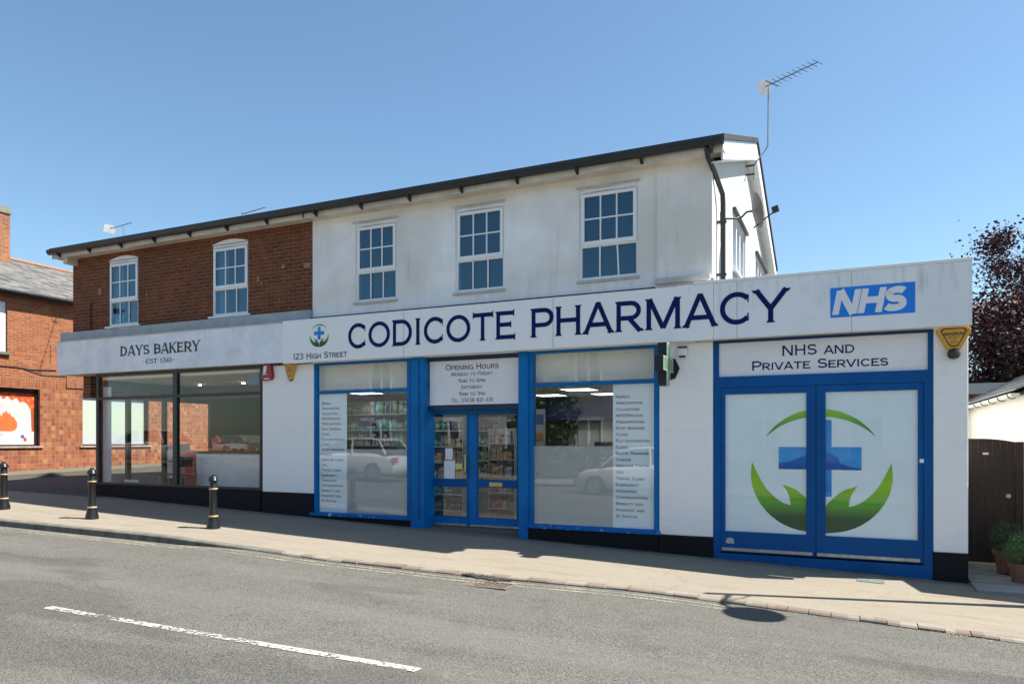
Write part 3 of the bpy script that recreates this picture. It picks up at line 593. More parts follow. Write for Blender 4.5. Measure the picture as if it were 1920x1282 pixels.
# old fixings on the brick: iron tie bar and patched bricks
tb = MB(); q0 = P(171, 568, YW); q1 = P(170, 622, YW); tb.box(q0.x-.016, q0.x+.016, YW-.03, YW-.002, q1.z, q0.z); tb.box(q0.x-.05, q0.x+.05, YW-.025, YW-.003, q1.z-.01, q1.z+.02)
obj('iron_tie', tb, M('rust', (.08, .025, .018), .8, .3, 20), bak)
pm = M('pale_brick', (.3, .19, .12), .9, .2, 20, .4); pb = MB()
for px_, py_, w_, h_ in ((187, 547, .1, .14), (275, 552, .03, .06), (484, 523, .05, .1), (490, 531, .04, .05), (531, 500, .07, .07), (576, 497, .16, .09)):
    q = P(px_, py_, YW); obj('patched_brick', MB().box(q.x-w_/2, q.x+w_/2, YW-.006, YW-.001, q.z-h_/2, q.z+h_/2), pm, bak)
obj('lead_flashing', MB().box(XL-.3, XB-.004, YW-.1, YW-.015, ZT-.25, sz(587, 582, YW)), LEAD, bak)
obj('flashing', MB().box(XB+.01, xj-.02, YW-.09, YW-.013, ZT-.25, ZT+.045), DKMET, pha)
obj('ledge', MB().box(xj-.01, XC-.02, YW-.1, YW-.041, sz(1280, 531, YW), sz(1280, 520, YW)), SILLW, pha, .01)

# ---- fascia boards as signs
def seam_boxes(par, xs_, z0, z1, y):
    m = MB()
    for x_ in xs_: m.box(x_-.003, x_+.003, y-.002, y-.0003, z0, z1)
    obj('panel_joint', m, CHAR2, par)
CHAR2 = M('joint_grey', (.25, .27, .28), .7)
x0b, x1b, x1p, xm = sx(107, YF+.03), sx(530, YF), sx(1822, YF), sx(1338, YF)
fb = thing('bakery_fascia_sign', 'stained pale fascia board lettered DAYS BAKERY EST 1741 above the black shopfront', 'shop sign', ((x0b+x1b)/2, YF+.03, 1.4))
obj('board', MB().box(x0b, x1b-.003, YF+.03, YW-.101, ZB_+.03, ZT-.03), FASB, fb, .003)
obj('top_trim', MB().box(x0b-.01, x1b-.003, YF+.02, YW-.11, ZT-.029, ZT-.008), SOFF, fb)
b0 = sz(230, 668, YF+.03); t0 = sz(230, 649, YF+.03)
obj('lettering', text(MB(), 'DAYS BAKERY', sx(226, YF+.03), sx(374.6, YF+.03), b0, t0, YF+.026, .23, .06, .52, sp=.13), CHAR, fb, smooth=False)
b1_ = sz(300, 680.5, YF+.03); obj('small_lettering', text(MB(), '_EST 1741_', sx(268, YF+.03), sx(328, YF+.03), b1_, b1_+.105, YF+.026, .16, .05, .5), CHAR, fb, smooth=False)
nl = MB()
for px_ in (107, 113, 136, 161, 187, 216, 251, 284): 
    for k in range(3 if px_ < 190 else 1): q = Vector((sx(px_+2, YF+.03), 0, 1.55+.22*k+random.uniform(-.02, .02))); nl.lathe((q.x, YF+.028, q.z), [(.006, 0), (.006, .012)], 6)
obj('screw_head', nl, M('rusty_screw', (.15, .13, .14), .7), fb)

fp = thing('pharmacy_fascia_sign', 'long pale fascia board lettered CODICOTE PHARMACY 123 HIGH STREET in navy', 'shop sign', ((x1b+x1p)/2, YF, 1.4))
obj('board', MB().box(x1b, xm-.004, YF, YW-.101, ZB_, ZT), FASP, fp, .004)
obj('end_board', MB().box(xm, x1p, YF, YW-.101, ZB_, ZT), FASX, fp, .004)
obj('top_capping', MB().box(sx(1300, YF), x1p+.012, YF-.015, YW+.02, ZT+.001, ZT+.042), UPVC, fp, .003)
obj('end_trim', MB().box(x1p-.014, x1p+.004, YF-.006, YF-.0005, ZB_-.003, ZT), UPVC, fp)
seam_boxes(fp, [sx(p_, YF) for p_ in (757, 1037, 1382, 1597)], ZB_, ZB_+.8, YF)
tl = MB(); text(tl, 'CODICOTE', sx(651.5, YF), sx(966.5, YF), 1.655, 2.115, YF-.003, .15, .045); text(tl, 'PHARMACY', sx(993.5, YF), sx(1477, YF), 1.65, 2.115, YF-.003, .15, .045)
obj('lettering', tl, NAVY, fp, smooth=False)
z_ = sz(600, 671.5, YF); obj('address_lettering', text(MB(), '123 High Street', sx(549.5, YF), sx(651, YF), z_, z_+.115, YF-.003, .15, .03), INK, fp, smooth=False)

# emblem: cross held by two leaf hands under an arch (traced once from the doors in door units, reused small on the fascia)
def crescent(cx, cz, ro, a0, a1, th, n=28):        # arc band tapering to both ends
    L1 = []; L2 = []
    for i in range(n+1):
        a = R(a0+(a1-a0)*i/n); k = math.sin(math.pi*i/n); L1.append((cx+ro*math.cos(a), cz+ro*math.sin(a))); L2.append((cx+(ro-th*k)*math.cos(a), cz+(ro-th*k)*math.sin(a)))
    return L1, L2
def emblem(par, cx, cz, s, y, gA, gH, gC, gW, split=None, bark=None, ks=1.0):
    # unit: radius of the ring = 1; hand outline in the left half, mirrored
    L1, L2 = crescent(0, 0, 1.0, 148, 32, .13); m = MB()
    for i in range(len(L1)-1): m.quad(*[(cx+s*a, y, cz+s*b) for a, b in (L1[i], L1[i+1], L2[i+1], L2[i])])
    obj('emblem_arch', m, gA, par, smooth=False)
    hand = [(-1.08, .10), (-1.10, -.16), (-1.06, -.38), (-.96, -.60), (-.80, -.80), (-.60, -.95), (-.38, -1.04), (-.12, -1.08), (-.02, -1.08), (-.02, -.78), (-.10, -.62), (-.20, -.50), (-.36, -.36), (-.58, -.28), (-.50, -.40), (-.46, -.52), (-.45, -.63), (-.58, -.59), (-.72, -.49), (-.86, -.34), (-.98, -.12)]
    smooth_hand = []; tips = {0, 8, 9, 13, 16}; nh_ = len(hand)
    for i in range(nh_):                           # corner cutting, leaf tips kept sharp
        p_, q_, n_ = hand[i-1], hand[i], hand[(i+1) % nh_]
        if i in tips: smooth_hand.append(q_); continue
        for t_ in (.72, .86): smooth_hand.append((p_[0]+(q_[0]-p_[0])*t_, p_[1]+(q_[1]-p_[1])*t_+.0))
        c_ = (.125*p_[0]+.75*q_[0]+.125*n_[0], .125*p_[1]+.75*q_[1]+.125*n_[1]); smooth_hand[-1] = ((smooth_hand[-1][0]+c_[0])/2, (smooth_hand[-1][1]+c_[1])/2); smooth_hand.append(c_)
        smooth_hand.append((q_[0]+(n_[0]-q_[0])*.2, q_[1]+(n_[1]-q_[1])*.2))
    for sg in (1, -1):
        h = [(a*sg, b) for a, b in smooth_hand]; m = MB(); core = [(9, 8), (8, 7)]
        m.quad(*[(cx+s*a, y, cz+s*b) for a, b in h]); o = obj('emblem_leaf', m, gH, par, smooth=False)
    c = MB(); k = .19*ks; ar = .64*ks
    for (xa, xb, za, zb) in ((-ar, -k, -k, k), (-k, k, -ar, ar), (k, ar, -k, k)): c.quad(*[(cx+s*a, y, cz+s*(.17+b)) for a, b in ((xa, za), (xb, za), (xb, zb), (xa, zb))])
    obj('emblem_cross', c, gC, par, smooth=False)
    wv = MB(); N = 40
    for i in range(N):
        a, b = -ar+2*ar*i/N, -ar+2*ar*(i+1)/N; f_ = lambda q: -k+.10+.22*math.exp(-(q/.35)**2)*ks-(.08 if q > .3 else 0)
        za, zb = min(k, f_(a)), min(k, f_(b)); wv.quad(*[(cx+s*p_, y-.001, cz+s*(.17+q_)) for p_, q_ in ((a, -k+.001), (b, -k+.001), (b, zb), (a, za))])
    obj('emblem_wave', wv, gW, par, smooth=False)
LG, MG, DG = (.34, .66, .02), (.12, .42, .03), (.006, .07, .025)
ez = 1.0
c0 = P(598.5, 628, YF)
zo = 1.4
emblem(fp, c0.x, c0.z+.0, .205, YF-.003, vgrad('arch_small', [(0, DG), (1, MG)], c0.z-zo+.05, c0.z-zo+.22), vgrad('leaf_small', [(0, DG), (.35, (.03, .12, .02)), (1, LG)], c0.z-zo-.22, c0.z-zo+.02),
       vgrad('cross_small', [(0, (0, .12, .5)), (1, (.05, .35, .75))], c0.z-zo-.1, c0.z-zo+.2), NHSB, ks=.9)
# health service sign
yl = YF-.004; nx0, nx1 = sx(1557, YF), sx(1716, YF); nz0, nz1 = sz(1557, 596, YF), sz(1557, 540.7, YF)
nh = thing('health_service_logo_sign', 'bright blue rectangular sign with white slanted NHS letters at the right of the fascia', 'sign', ((nx0+nx1)/2, YF, nz0))
obj('panel', MB().box(nx0, nx1, YF-.006, YF-.001, nz0, nz1), NHSB, nh)
hh = nz1-nz0; obj('lettering', text(MB(), 'NHS', nx0+.02, nx1-.19*hh-.06, nz0+hh*.09, nz1-hh*.10, YF-.009, .27, 0, 1, .2, sp=.02), LOGOW, nh, smooth=False)

# ---- ground floor shop front
def zpl(x): return pz(x, 11)-.25
Xs = {k: sx(k, YS) for k in (183, 325, 333, 492, 588, 597, 766, 797, 973, 992, 998, 1226, 1236, 1337, 1348, 1512, 1548, 1740, 1750)}
XA = Xs[183]
# piers
def pier(px0, px1, pyb, par, y0=YW+.0):
    a, b = sx(px0, y0), sx(px1, y0); zb = sz((px0+px1)/2, pyb, y0)
    obj('white_pier', MB().box(a, b, y0, 11.3, zb, ZB_-.002), PIER, par, .012)
    obj('pier_plinth', MB().box(a-.0, b+.0, y0-.02, 11.3, zpl(b), zb-.002), PLINTH, par, .01)
pier(492, 588, 923, bak); pier(1236, 1337, 1004, pha); pier(1750, 1815.5, 1036, pha)
obj('soffit_under_sign', MB().box(x0b+.05, Xs[492], YF+.06, 11.3, ZB_+.031, ZB_+.06), SOFF, bak)
# bakery front: black frame, four lights, plinth
zb0 = sz(190, 905, YS); zb1 = zb0-.0
zt_ = sz(330, 742, YS)
f_ = MB().wall(XA-.03, Xs[492]-.003, zb0-.03, ZB_+.03, YS-.02, YS+.06, [(XA+.06, Xs[325], zb0+.02, zt_-.03), (Xs[333], Xs[492]-.05, zb0+.02, zt_-.03), (XA+.06, Xs[325], zt_+.03, ZB_-.03), (Xs[333], Xs[492]-.05, zt_+.03, ZB_-.03)])
sf = obj('shopfront_frame', f_, BFRAME, bak, .004); obj('pane', MB().box(XA, Xs[492]-.01, YS+.02, YS+.026, zb0, ZB_), GLB, sf)
obj('bakery_plinth', MB().box(XA-.05, Xs[492]-.004, YS-.05, YS+.2, -1.9, zb0-.032), PLINTH, bak, .01)
# bakery glazed side wall on the side street
sy = [(11.16, 11.75), (11.85, 12.75), (12.85, 14.2)]
sd = MB().wall(11.105, 19, -1.9, ZB_+.03, XA-.03, XA+.06, [(a, b, -.95 if i != 1 else -1.1, 1.2) for i, (a, b) in enumerate(sy)], 'x')
sdo = obj('side_frame', sd, M('grey_brown_frame', (.05, .042, .035), .5, .2), bak); obj('pane', MB().box(XA+.01, XA+.015, 11.15, 14.25, -1.15, 1.25), GLS, sdo)
# pharmacy windows
nt = NT('chipped_blue_paint'); a_c = nt.ramp(nt.noise(9, 5, rough=.7), .6, .63); CHIPB = nt.fin(nt.mix(a_c, (.0, .13, .42), (.55, .55, .53)), .5, .2)
def shopwin(pxa, pxb, ptr, pbt, trz):
    a, b = sx(pxa, YS), sx(pxb, YS)
    zbt = sz((pxa+pxb)/2, pbt, YS); ztr = trz
    fr = MB().wall(a, b, zbt-.05, ZB_-.004, YS-.03, YS+.07, [(a+.085, b-.075, zbt, ztr-.025), (a+.085, b-.075, ztr+.03, ZB_-.045)])
    o = obj('shop_window', fr, BLUE, pha, .005); obj('pane', MB().box(a+.05, b-.05, YS+.02, YS+.026, zbt-.02, ZB_-.01), GL, o)
    obj('sill', MB().box(a-.03, b+.03, YS-.09, YS-.031, zbt-.065, zbt-.012), CHIPB, o, .006)
    obj('stall_riser', MB().box(a, b, YS-.05, YS+.2, zpl(b), zbt-.066), PLINTH, pha, .01)
    return a+.085, b-.075, zbt, ztr
W1 = shopwin(588, 771, 730, 963, .90); W2 = shopwin(991, 1236, 718, 987, .90)
# blue columns beside the door, with head board
obj('blue_column', MB().box(sx(771, 11)+.001, sx(797, 11), YW-.03, YD+.05, pz(-6.5, 11)-.2, ZB_-.006), BLUE, pha, .008); obj('blue_column', MB().box(sx(973, 11), sx(991, 11)-.001, YW-.03, YD+.05, pz(-5, 11)-.2, ZB_-.006), BLUE, pha, .008)
obj('column_trim', MB().box(sx(786, 11), sx(789, 11), YW-.036, YW-.031, -1.4, 1.4), BLUE2, pha)
dx0, dx1 = sx(797, 11)+.002, sx(973, 11)-.002
YP = 11.1
pt, pb_ = sz(885, 674, YP), sz(885, 759, YP)
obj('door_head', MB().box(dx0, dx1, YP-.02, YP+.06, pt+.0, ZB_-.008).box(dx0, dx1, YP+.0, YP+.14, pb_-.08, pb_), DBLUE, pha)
hs = thing('opening_hours_sign', 'white sign panel of opening hours over the blue double entrance door', 'sign', ((dx0+dx1)/2, YP, pb_))
obj('panel', MB().box(dx0+.035, dx1-.02, YP, YP+.012, pb_+.01, pt-.003), PANELW, hs)
def zz(py): return sz(885, py, YP)
def rx(c): return sx(780+c/3.56, YP)
tm = MB()
for s_, xa, xb, ya, yb, wt in (('Opening Hours', 197, 551, 150, 112, .15), ('Monday to Friday', 235, 510, 191, 165, .13), ('9am to 6pm', 283, 463, 236, 210, .13), ('Saturday', 300, 443, 279, 253, .13), ('9am to 1pm', 287, 459, 324, 297, .13), ('Tel. 01438 821 418', 236, 515, 367, 341, .12)):
    text(tm, s_, rx(xa), rx(xb), zz(650+yb_/3.56) if False else zz(650+ya/3.56), zz(650+yb/3.56), YP-.002, wt, .03)
obj('lettering', tm, INK, hs, smooth=False)
# entrance doors
dzb = sz(885, 990, YD); dzt = pb_-.06
xm_ = sx(879, YD)
dr_ = MB()
hol = []
for pa, pb2 in ((806, 875), (895, 969)):
    a, b = sx(pa, YD), sx(pb2, YD); hol += [(a, b, sz(885, 898, YD), sz(885, 776, YD)), (a, b, sz(885, 969, YD), sz(885, 913, YD))]
xa, xb = sx(797, YD)-.1, sx(973, YD)+.1
for k, (u0, u1, hh_) in enumerate(((dx0-.03, xm_-.004, hol[:2]), (xm_+.004, dx1+.03, hol[2:]))):
    d_ = obj('entrance_door', MB().wall(u0, u1, dzb+.03, dzt, YD, YD+.05, hh_), BLUE, pha, .004)
    obj('pane', MB().box(hh_[0][0]-.01, hh_[0][1]+.01, YD+.02, YD+.026, hh_[1][2]-.01, hh_[0][3]+.01), GL, d_)
    obj('bead', MB().wall(hh_[0][0]-.012, hh_[0][1]+.012, hh_[1][2]-.012, hh_[0][3]+.012, YD-.006, YD-.001, [tuple(hh_[0]), tuple(hh_[1])]), BLUE2, d_)
    obj('kick_bar', MB().box(u0+.03, u1-.03, YD-.025, YD-.001, dzb+.035, dzb+.07), STEEL, d_, .004)
    if k == 0: obj('handle', MB().tube([(sx(874.5, YD), YD-.002, sz(874, 886, YD)), (sx(874.5, YD), YD-.05, sz(874, 884, YD)), (sx(874.5, YD), YD-.05, sz(874, 853, YD)), (sx(874.5, YD), YD-.002, sz(874, 851, YD))], .014, 8), BRASS, d_, smooth=True)
    else: obj('letter_plate', MB().box(sx(918, YD), sx(942, YD), YD-.012, YD-.001, sz(930, 912, YD), sz(930, 904, YD)), BRASS, d_, .003)
obj('threshold', MB().box(dx0, dx1, YD-.06, YD+.3, pz(-6, 11)-.3, dzb+.02), M('threshold_metal', (.12, .12, .12), .6, .3, 9), pha)
# right double doors
YR = 11.03; ra, rb = sx(1337, YW), sx(1750, YW); hz0, hz1 = 0, 0
topz0, topz1 = sz(1545, 634-.5, YR), sz(1545, 700, YR)
gz0, gz1 = sz(1545, 1004, YR), sz(1545, 735, YR)
obj('doors_frame', MB().wall(ra+.002, rb-.002, pz(0, 11)-.3, ZB_-.004, YR-.03, YR+.08, [(sx(1348, YR), sx(1740, YR), topz1, topz0), (ra+.11, rb-.11, sz(1545, 1047, YR), gz1+.1)]), BLUE2, pha, .005)
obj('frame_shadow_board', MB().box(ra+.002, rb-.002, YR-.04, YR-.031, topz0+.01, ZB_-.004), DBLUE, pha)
ps = thing('private_services_sign', 'white panel lettered NHS and private services above the wide blue doors', 'sign', (sx(1545, YR), YR, topz1))
obj('panel', MB().box(sx(1348, YR)+.002, sx(1740, YR)-.002, YR+.005, YR+.02, topz1+.002, topz0-.002), PANELW, ps)
tt = MB(); text(tt, 'NHS and', sx(1465.5, YR), sx(1602, YR), sz(1466, 667, YR), sz(1466, 648, YR), YR+.002, .14, .035); text(tt, 'Private Services', sx(1409, YR), sx(1665, YR), sz(1665, 684.7, YR), sz(1665, 666.5, YR), YR+.002, .15, .035)
obj('lettering', tt, NAVY, ps, smooth=False)
zlo = sz(1545, 1047, YR)
for k, (pa, pb2, ga, gb_) in enumerate(((1352, 1529, 1360, 1512), (1531, 1737, 1548, 1721))):
    a, b = sx(ga, YR), sx(gb_, YR); u0 = ra+.112 if k == 0 else sx(1530, YR)+.003; u1 = sx(1530, YR)-.003 if k == 0 else rb-.112
    d_ = obj('graphic_door', MB().wall(u0, u1, zlo+.02, gz1+.098, YR-.02, YR+.04, [(a, b, gz0, gz1)]), BLUE2, pha, .005)
    obj('pane', MB().box(a-.005, b+.005, YR+.004, YR+.009, gz0-.005, gz1+.005), GLD, d_)
    obj('kick_bar', MB().box(u0+.01, u1-.04, YR-.05, YR-.021, zlo+.035, zlo+.085), STEEL, d_, .006)
    vg = thing('door_graphic', ('left' if k == 0 else 'right')+' half of the white door film printed with a green leaf and blue cross emblem', 'window graphic', ((a+b)/2, YR+.014, gz0))
    obj('film', MB().box(a, b, YR+.016, YR+.019, gz0, gz1), VINYL, vg)
    if k == 0: vgl = vg
    else: vgr = vg
pch = P(1369, 1011, YR); 
obj('paint_chip', MB().prism([(pch.x-.06, pch.z-.05), (pch.x+.06, pch.z-.055), (pch.x+.05, pch.z+.02), (pch.x+.0, pch.z+.035), (pch.x-.045, pch.z+.02)], YR-.023, YR-.0205), M('bare_primer', (.5, .47, .42), .8, .35, 40), pha)
obj('door_latch_plate', MB().box(sx(1724, YR), sx(1736, YR), YR-.028, YR-.0205, sz(1730, 867, YR), sz(1730, 860, YR)), UPVC, pha)
# big emblem: left half on the left film, right half on the right film
def clip_emblem(par, k, cx, cz, s, y):
    zo = rootloc(par).z; a, b = (sx(1360, YR)+.001, sx(1512, YR)-.001) if k == 0 else (sx(1548, YR)+.001, sx(1721, YR)-.001)
    before = set(bpy.data.objects)
    emblem(par, cx, cz, s, y, EA, EH, EC, EW)
    for o in set(bpy.data.objects)-before:
        bm = bmesh.new(); bm.from_mesh(o.data); off = rootloc(par).x
        for co, no in (((a-off, 0, 0), (-1, 0, 0)), ((b-off, 0, 0), (1, 0, 0))):
            bmesh.ops.bisect_plane(bm, geom=bm.verts[:]+bm.edges[:]+bm.faces[:], plane_co=co, plane_no=no, clear_outer=True)
        if not bm.faces: bpy.data.objects.remove(o); bm.free(); continue
        bm.to_mesh(o.data); bm.free()
ecx, ecz = sx(1536, YR), sz(1536, 878, YR); es = (sx(1671, YR)-sx(1404, YR))/2/1.1
z0_ = rootloc(vgl).z; rel = ecz-z0_
EA = vgrad('arch_green', [(0, (.01, .07, .03)), (.5, MG), (1, LG)], rel+.5*es, rel+1.0*es); EH = vgrad('leaf_green', [(0, DG), (.22, (.015, .09, .03)), (.42, MG), (.7, LG), (1, (.22, .45, .03))], rel-1.08*es, rel+.1*es)
EC = vgrad('cross_blue', [(0, (0, .22, .7)), (.5, (.04, .36, .8)), (1, (0, .24, .7))], rel-.45*es, rel+.8*es); EW = vgrad('wave_blue', [(0, (0, .08, .4)), (1, (.0, .2, .65))], rel-.05*es, rel+.3*es)
clip_emblem(vgl, 0, ecx, ecz, es, YR+.0135); clip_emblem(vgr, 1, ecx, ecz, es, YR+.0135)

# ---- pharmacy interior and enclosing shell
SH = M('shop_wall', (.33, .34, .33), .8, .08); FLR = M('shop_floor', (.2, .17, .14), .6, .2); CEI = M('shop_ceiling', (.62, .6, .54), .9, .05)
xi0, xi1 = sx(492, YS)+.32, sx(1337, YS)-.1
fz = -1.55
obj('room_floor', MB().box(xi0, xi1, YD+.06, 17.5, fz-.1, fz), FLR, pha)
obj('room_ceiling', MB().box(xi0, xi1, YS+.21, 17.5, .96, 1.02), CEI, pha)
obj('room_walls', MB().box(xi0-.1, xi0, 11.2, 17.6, -1.9, 1.4).box(xi1, xi1+.1, 11.31, 17.6, -1.9, 1.4).box(xi0, xi1, 17.5, 17.6, -1.9, 1.4), SH, pha)
BKH = M('cream_bulkhead', (.84, .80, .68), .8, .05)
for W_ in (W1, W2): obj('bulkhead', MB().box(W_[0], W_[1], 11.15, 11.18, .955, ZB_-.01), BKH, pha)
obj('navy_bulkhead', MB().box(-7.2, xi1, 15.3, 15.45, .45, .958), M('navy_board', (.004, .008, .07), .6), pha)
LP = emit('lit_ceiling_panel', (.92, .97, 1), 2.2)
base = None
for i, (X_, Y_) in enumerate(((-4.6, 13), (-5.75, 14.4), (-4.5, 14.5), (-3.2, 13), (-8.9, 12.15), (-7.4, 12.1), (-6.0, 12.1))):
    t = thing('ceiling_light', 'lit square panel light in the pharmacy ceiling', 'ceiling light', (X_, Y_, .93), 'panel lights in the pharmacy ceiling') if base is None else copy_tree(base)
    if base is None:
        obj('light_frame', MB().wall(X_-.32, X_+.32, -.32, .32, 0, .01, [(X_-.29, X_+.29, -.29, .29)]), UPVC, t)
        o = t.children[0]
        for v in o.data.vertices: x_, y_, z_ = v.co.x, v.co.y+Y_, v.co.z+.93; v.co = (x_, z_, y_+.018)
        obj('diffuser', MB().box(X_-.29, X_+.29, Y_-.29, Y_+.29, .95, .957), LP, t); base = t
    t.location = (X_, Y_, .93)
obj('stage_board', MB().box(-11, -10.9, 30, 30.1, -3.2, -3.1), SH, pha) if False else None
def pack(nm, c, c2):
    n = NT('product_'+nm); xyz = n.sep(); oi = n.node('ShaderNodeObjectInfo').outputs['Random']
    band = n.math('MULTIPLY', n.math('GREATER_THAN', xyz[2], n.math('ADD', .25, n.math('MULTIPLY', oi, .25))), n.math('LESS_THAN', xyz[2], .72))
    mrk = n.math('GREATER_THAN', n.noise(5, 2), .52); col = n.mix(n.math('MULTIPLY', band, n.math('ADD', n.math('MULTIPLY', mrk, .6), .25)), c, c2); return n.fin(n.mix(n.math('MULTIPLY', oi, .5), col, [q*.35 for q in c]), .5)
PC = [pack(*a_) for a_ in (('green', (.04, .2, .06), (.5, .6, .4)), ('teal', (.06, .3, .28), (.6, .65, .6)), ('white', (.5, .5, .48), (.08, .12, .3)), ('red', (.4, .05, .04), (.6, .5, .3)), ('cream', (.42, .34, .2), (.35, .06, .05)), ('blue', (.05, .1, .3), (.6, .6, .6)), ('grey', (.16, .16, .17), (.5, .45, .2)), ('orange', (.45, .18, .05), (.6, .6, .5)))]
PN = ['green', 'teal', 'white', 'red', 'cream', 'blue', 'grey', 'orange']
SHELF = M('white_shelf_metal', (.3, .31, .3), .5, .08)
protos = {}
def product(kind, ci, loc, w_, d_, h_, where):
    key = (kind, ci)
    if key not in protos:
        mb = MB()
        if kind == 'box': mb.box(-.5, .5, -.5, .5, 0, 1); nm = 'product_box'
        else: mb.lathe((0, 0, 0), [(.46, 0), (.5, .04), (.5, .62), (.22, .76), (.2, .84), (.26, .85), (.26, 1)], 10); nm = 'product_bottle'
        o = obj(nm, mb, PC[ci], smooth=(kind != 'box')); protos[key] = o
    else: o = protos[key].copy(); sc.collection.objects.link(o)
    o.location = loc; o.scale = (w_, d_, h_)
    tag(o, '%s %s on %s' % (PN[ci], 'carton' if kind == 'box' else 'bottle', where), 'product', 'goods on '+where); return o
def shelving(x0, x1, y, zs_, where, lab, pal, depth=.32, dens=.8, bottles=.4, hmax=.22, seed=1, back=True):
    r = random.Random(seed); t = thing('shelving_unit', lab, 'shelves', ((x0+x1)/2, y, fz))
    m = MB().box(x0, x0+.02, y-depth/2, y+depth/2, fz, zs_[-1]+.28).box(x1-.02, x1, y-depth/2, y+depth/2, fz, zs_[-1]+.28)
    obj('upright', m, SHELF, t)
    if back: obj('back_panel', MB().box(x0+.021, x1-.021, y+depth/2-.02, y+depth/2, fz, zs_[-1]+.28), SHELF, t)
    for z_ in zs_:
        obj('shelf', MB().box(x0+.022, x1-.022, y-depth/2, y+depth/2-.022, z_-.025, z_), SHELF, t, .002)
        x_ = x0+.04; ci = r.choice(pal)
        while x_ < x1-.09:
            if r.random() < .35: ci = r.choice(pal)
            kd = 'bottle' if r.random() < bottles else 'box'; w_ = r.uniform(.045, .07) if kd == 'bottle' else r.uniform(.05, .11); h_ = r.uniform(.5, 1)*hmax
            if r.random() < dens: product(kd, ci, (x_+w_/2, y-depth/2+.08, z_+.001), w_*.92, w_*.9 if kd == 'bottle' else .1, h_, where)
            x_ += w_+.008
shelving(-10.6, -8.75, 14.8, (-.9, -.52, -.14, .24, .6), 'the tall shelves behind the left pharmacy window', 'white shelves of mixed goods behind the left pharmacy window', [1, 2, 6, 0, 3, 4], seed=3) if False else None
shelving(-10.05, -8.0, 12.8, (-1.1, -.75, -.42, -.1, .22, .55), 'the shelves behind the left pharmacy window', 'white shelves of green and teal goods seen through the left pharmacy window', [0, 0, 1, 1, 2, 6], seed=4, hmax=.27, dens=.93)
shelving(-7.9, -6.95, 12.9, (-1.4, -1.08, -.76, -.44, -.12, .2), 'the rack behind the door leaf with paper notices', 'low shelf rack seen through the left entrance door leaf', [2, 6, 4, 1, 5, 0], seed=8, hmax=.22, dens=.95)
shelving(-6.85, -6.3, 13.2, (-1.0, -.7, -.4, -.1, .2), 'the dark rack seen through the right entrance door leaf', 'bottle rack seen through the right entrance door leaf', [6, 0, 0, 6, 1, 3], seed=11, bottles=.9, hmax=.24, dens=.96)
shelving(-6.28, -5.72, 12.7, (-1.3, -1.0, -.68, -.36, -.05), 'the white rack at the right edge of the entrance', 'white rack of red and cream cartons at the right edge of the entrance', [3, 2, 4, 7], seed=14, bottles=.1, hmax=.22, dens=.95)
shelving(-6.1, -5.66, 16.2, (-.6, -.25, .08, .38), 'the back wall shelves under the navy bulkhead', 'tall shelves of red goods under the navy bulkhead in the right pharmacy window', [3, 2, 4, 6], seed=21, hmax=.24, dens=.95)
pst_ = thing('poster_stand', 'tall pale poster with blue and orange bands inside the right pharmacy window', 'poster', (-5.45, 13, fz))
obj('poster_sheet', MB().box(-5.6, -5.3, 13, 13.02, fz, .6), SH, pst_); obj('printed_band', MB().box(-5.57, -5.33, 12.994, 12.9995, .3, .5), PC[5], pst_); obj('printed_band', MB().box(-5.57, -5.33, 12.994, 12.9995, -.02, .14), PC[7], pst_)
cb_ = thing('wall_cabinet', 'tall pale cabinet standing right of the back shelves in the pharmacy', 'cabinet', (-5.1, 16, fz)); obj('carcass', MB().box(-5.6, -4.5, 15.7, 16.2, fz, .45), SH, cb_, .005); obj('cabinet_door', MB().box(-5.57, -5.07, 15.675, 15.698, -1.4, .42), CEI, cb_); obj('cabinet_door', MB().box(-5.04, -4.53, 15.675, 15.698, -1.4, .42), CEI, cb_)
ct = thing('shop_counter', 'grey dispensary counter behind the right pharmacy window', 'counter', (-4.4, 14.2, fz)); obj('front_panel', MB().box(-7.0, -3.0, 14.0, 14.5, fz, -.45), M('counter_grey', (.3, .31, .32), .6), ct); obj('counter_top', MB().box(-7.05, -2.95, 13.95, 14.55, -.449, -.41), SH, ct, .004)
mo = thing('computer_monitor', 'black computer monitor on the dispensary counter', 'monitor', (-4.5, 14.2, -.41)); obj('screen', MB().box(-4.7, -4.3, 14.2, 14.23, -.33, -.03), DKMET, mo, .005); obj('stand', MB().box(-4.53, -4.47, 14.2, 14.24, -.409, -.331).box(-4.6, -4.4, 14.12, 14.3, -.4095, -.4), DKMET, mo)
# frosted film and list panels in the windows
LIST = ['*Repeat', ' Prescription', ' Collection', '*NHS/Private', ' Prescriptions', '*Stop Smoking', ' Clinic', '*Flu vaccination', ' Clinic', '*Blood Pressure', ' Checks', '*Medicine Check', ' Ups', '*Travel Clinic', '*Emergency', ' Hormonal', ' Contraception', '*Mobility aids', '*Passport and', ' ID Photos']
def listpanel(px0, px1, W, ztop, y1, y20, label, pxt, pxb):
    a, b = sx(px0, YS), sx(px1, YS); t = thing('services_list_panel', label, 'window panel', ((a+b)/2, YS+.03, W[2]))
    obj('panel', MB().box(a, b, YS+.036, YS+.04, W[2]+.001, ztop), VINYL, t)
    m = MB(); x_ = sx(pxt, YS); z1 = sz(pxt, y1, YS); z20 = sz(pxt, y20, YS); ch = abs(z1-z20)/19*.47
    for i, s_ in enumerate(LIST):
        zc_ = z1+(z20-z1)*i/19
        full = len(s_)*.88
        text(m, s_, x_, x_+(pxb*(len(s_)/15.5)), zc_-ch/2, zc_+ch/2, YS+.033, .15, .02, mode='h')
    obj('lettering', m, INK, t, smooth=False)
    return a, b
p1 = listpanel(597, 648, W1, .875, 756, 938, 'pale list of pharmacy services at the left edge of the left pharmacy window', 599.5, .50)
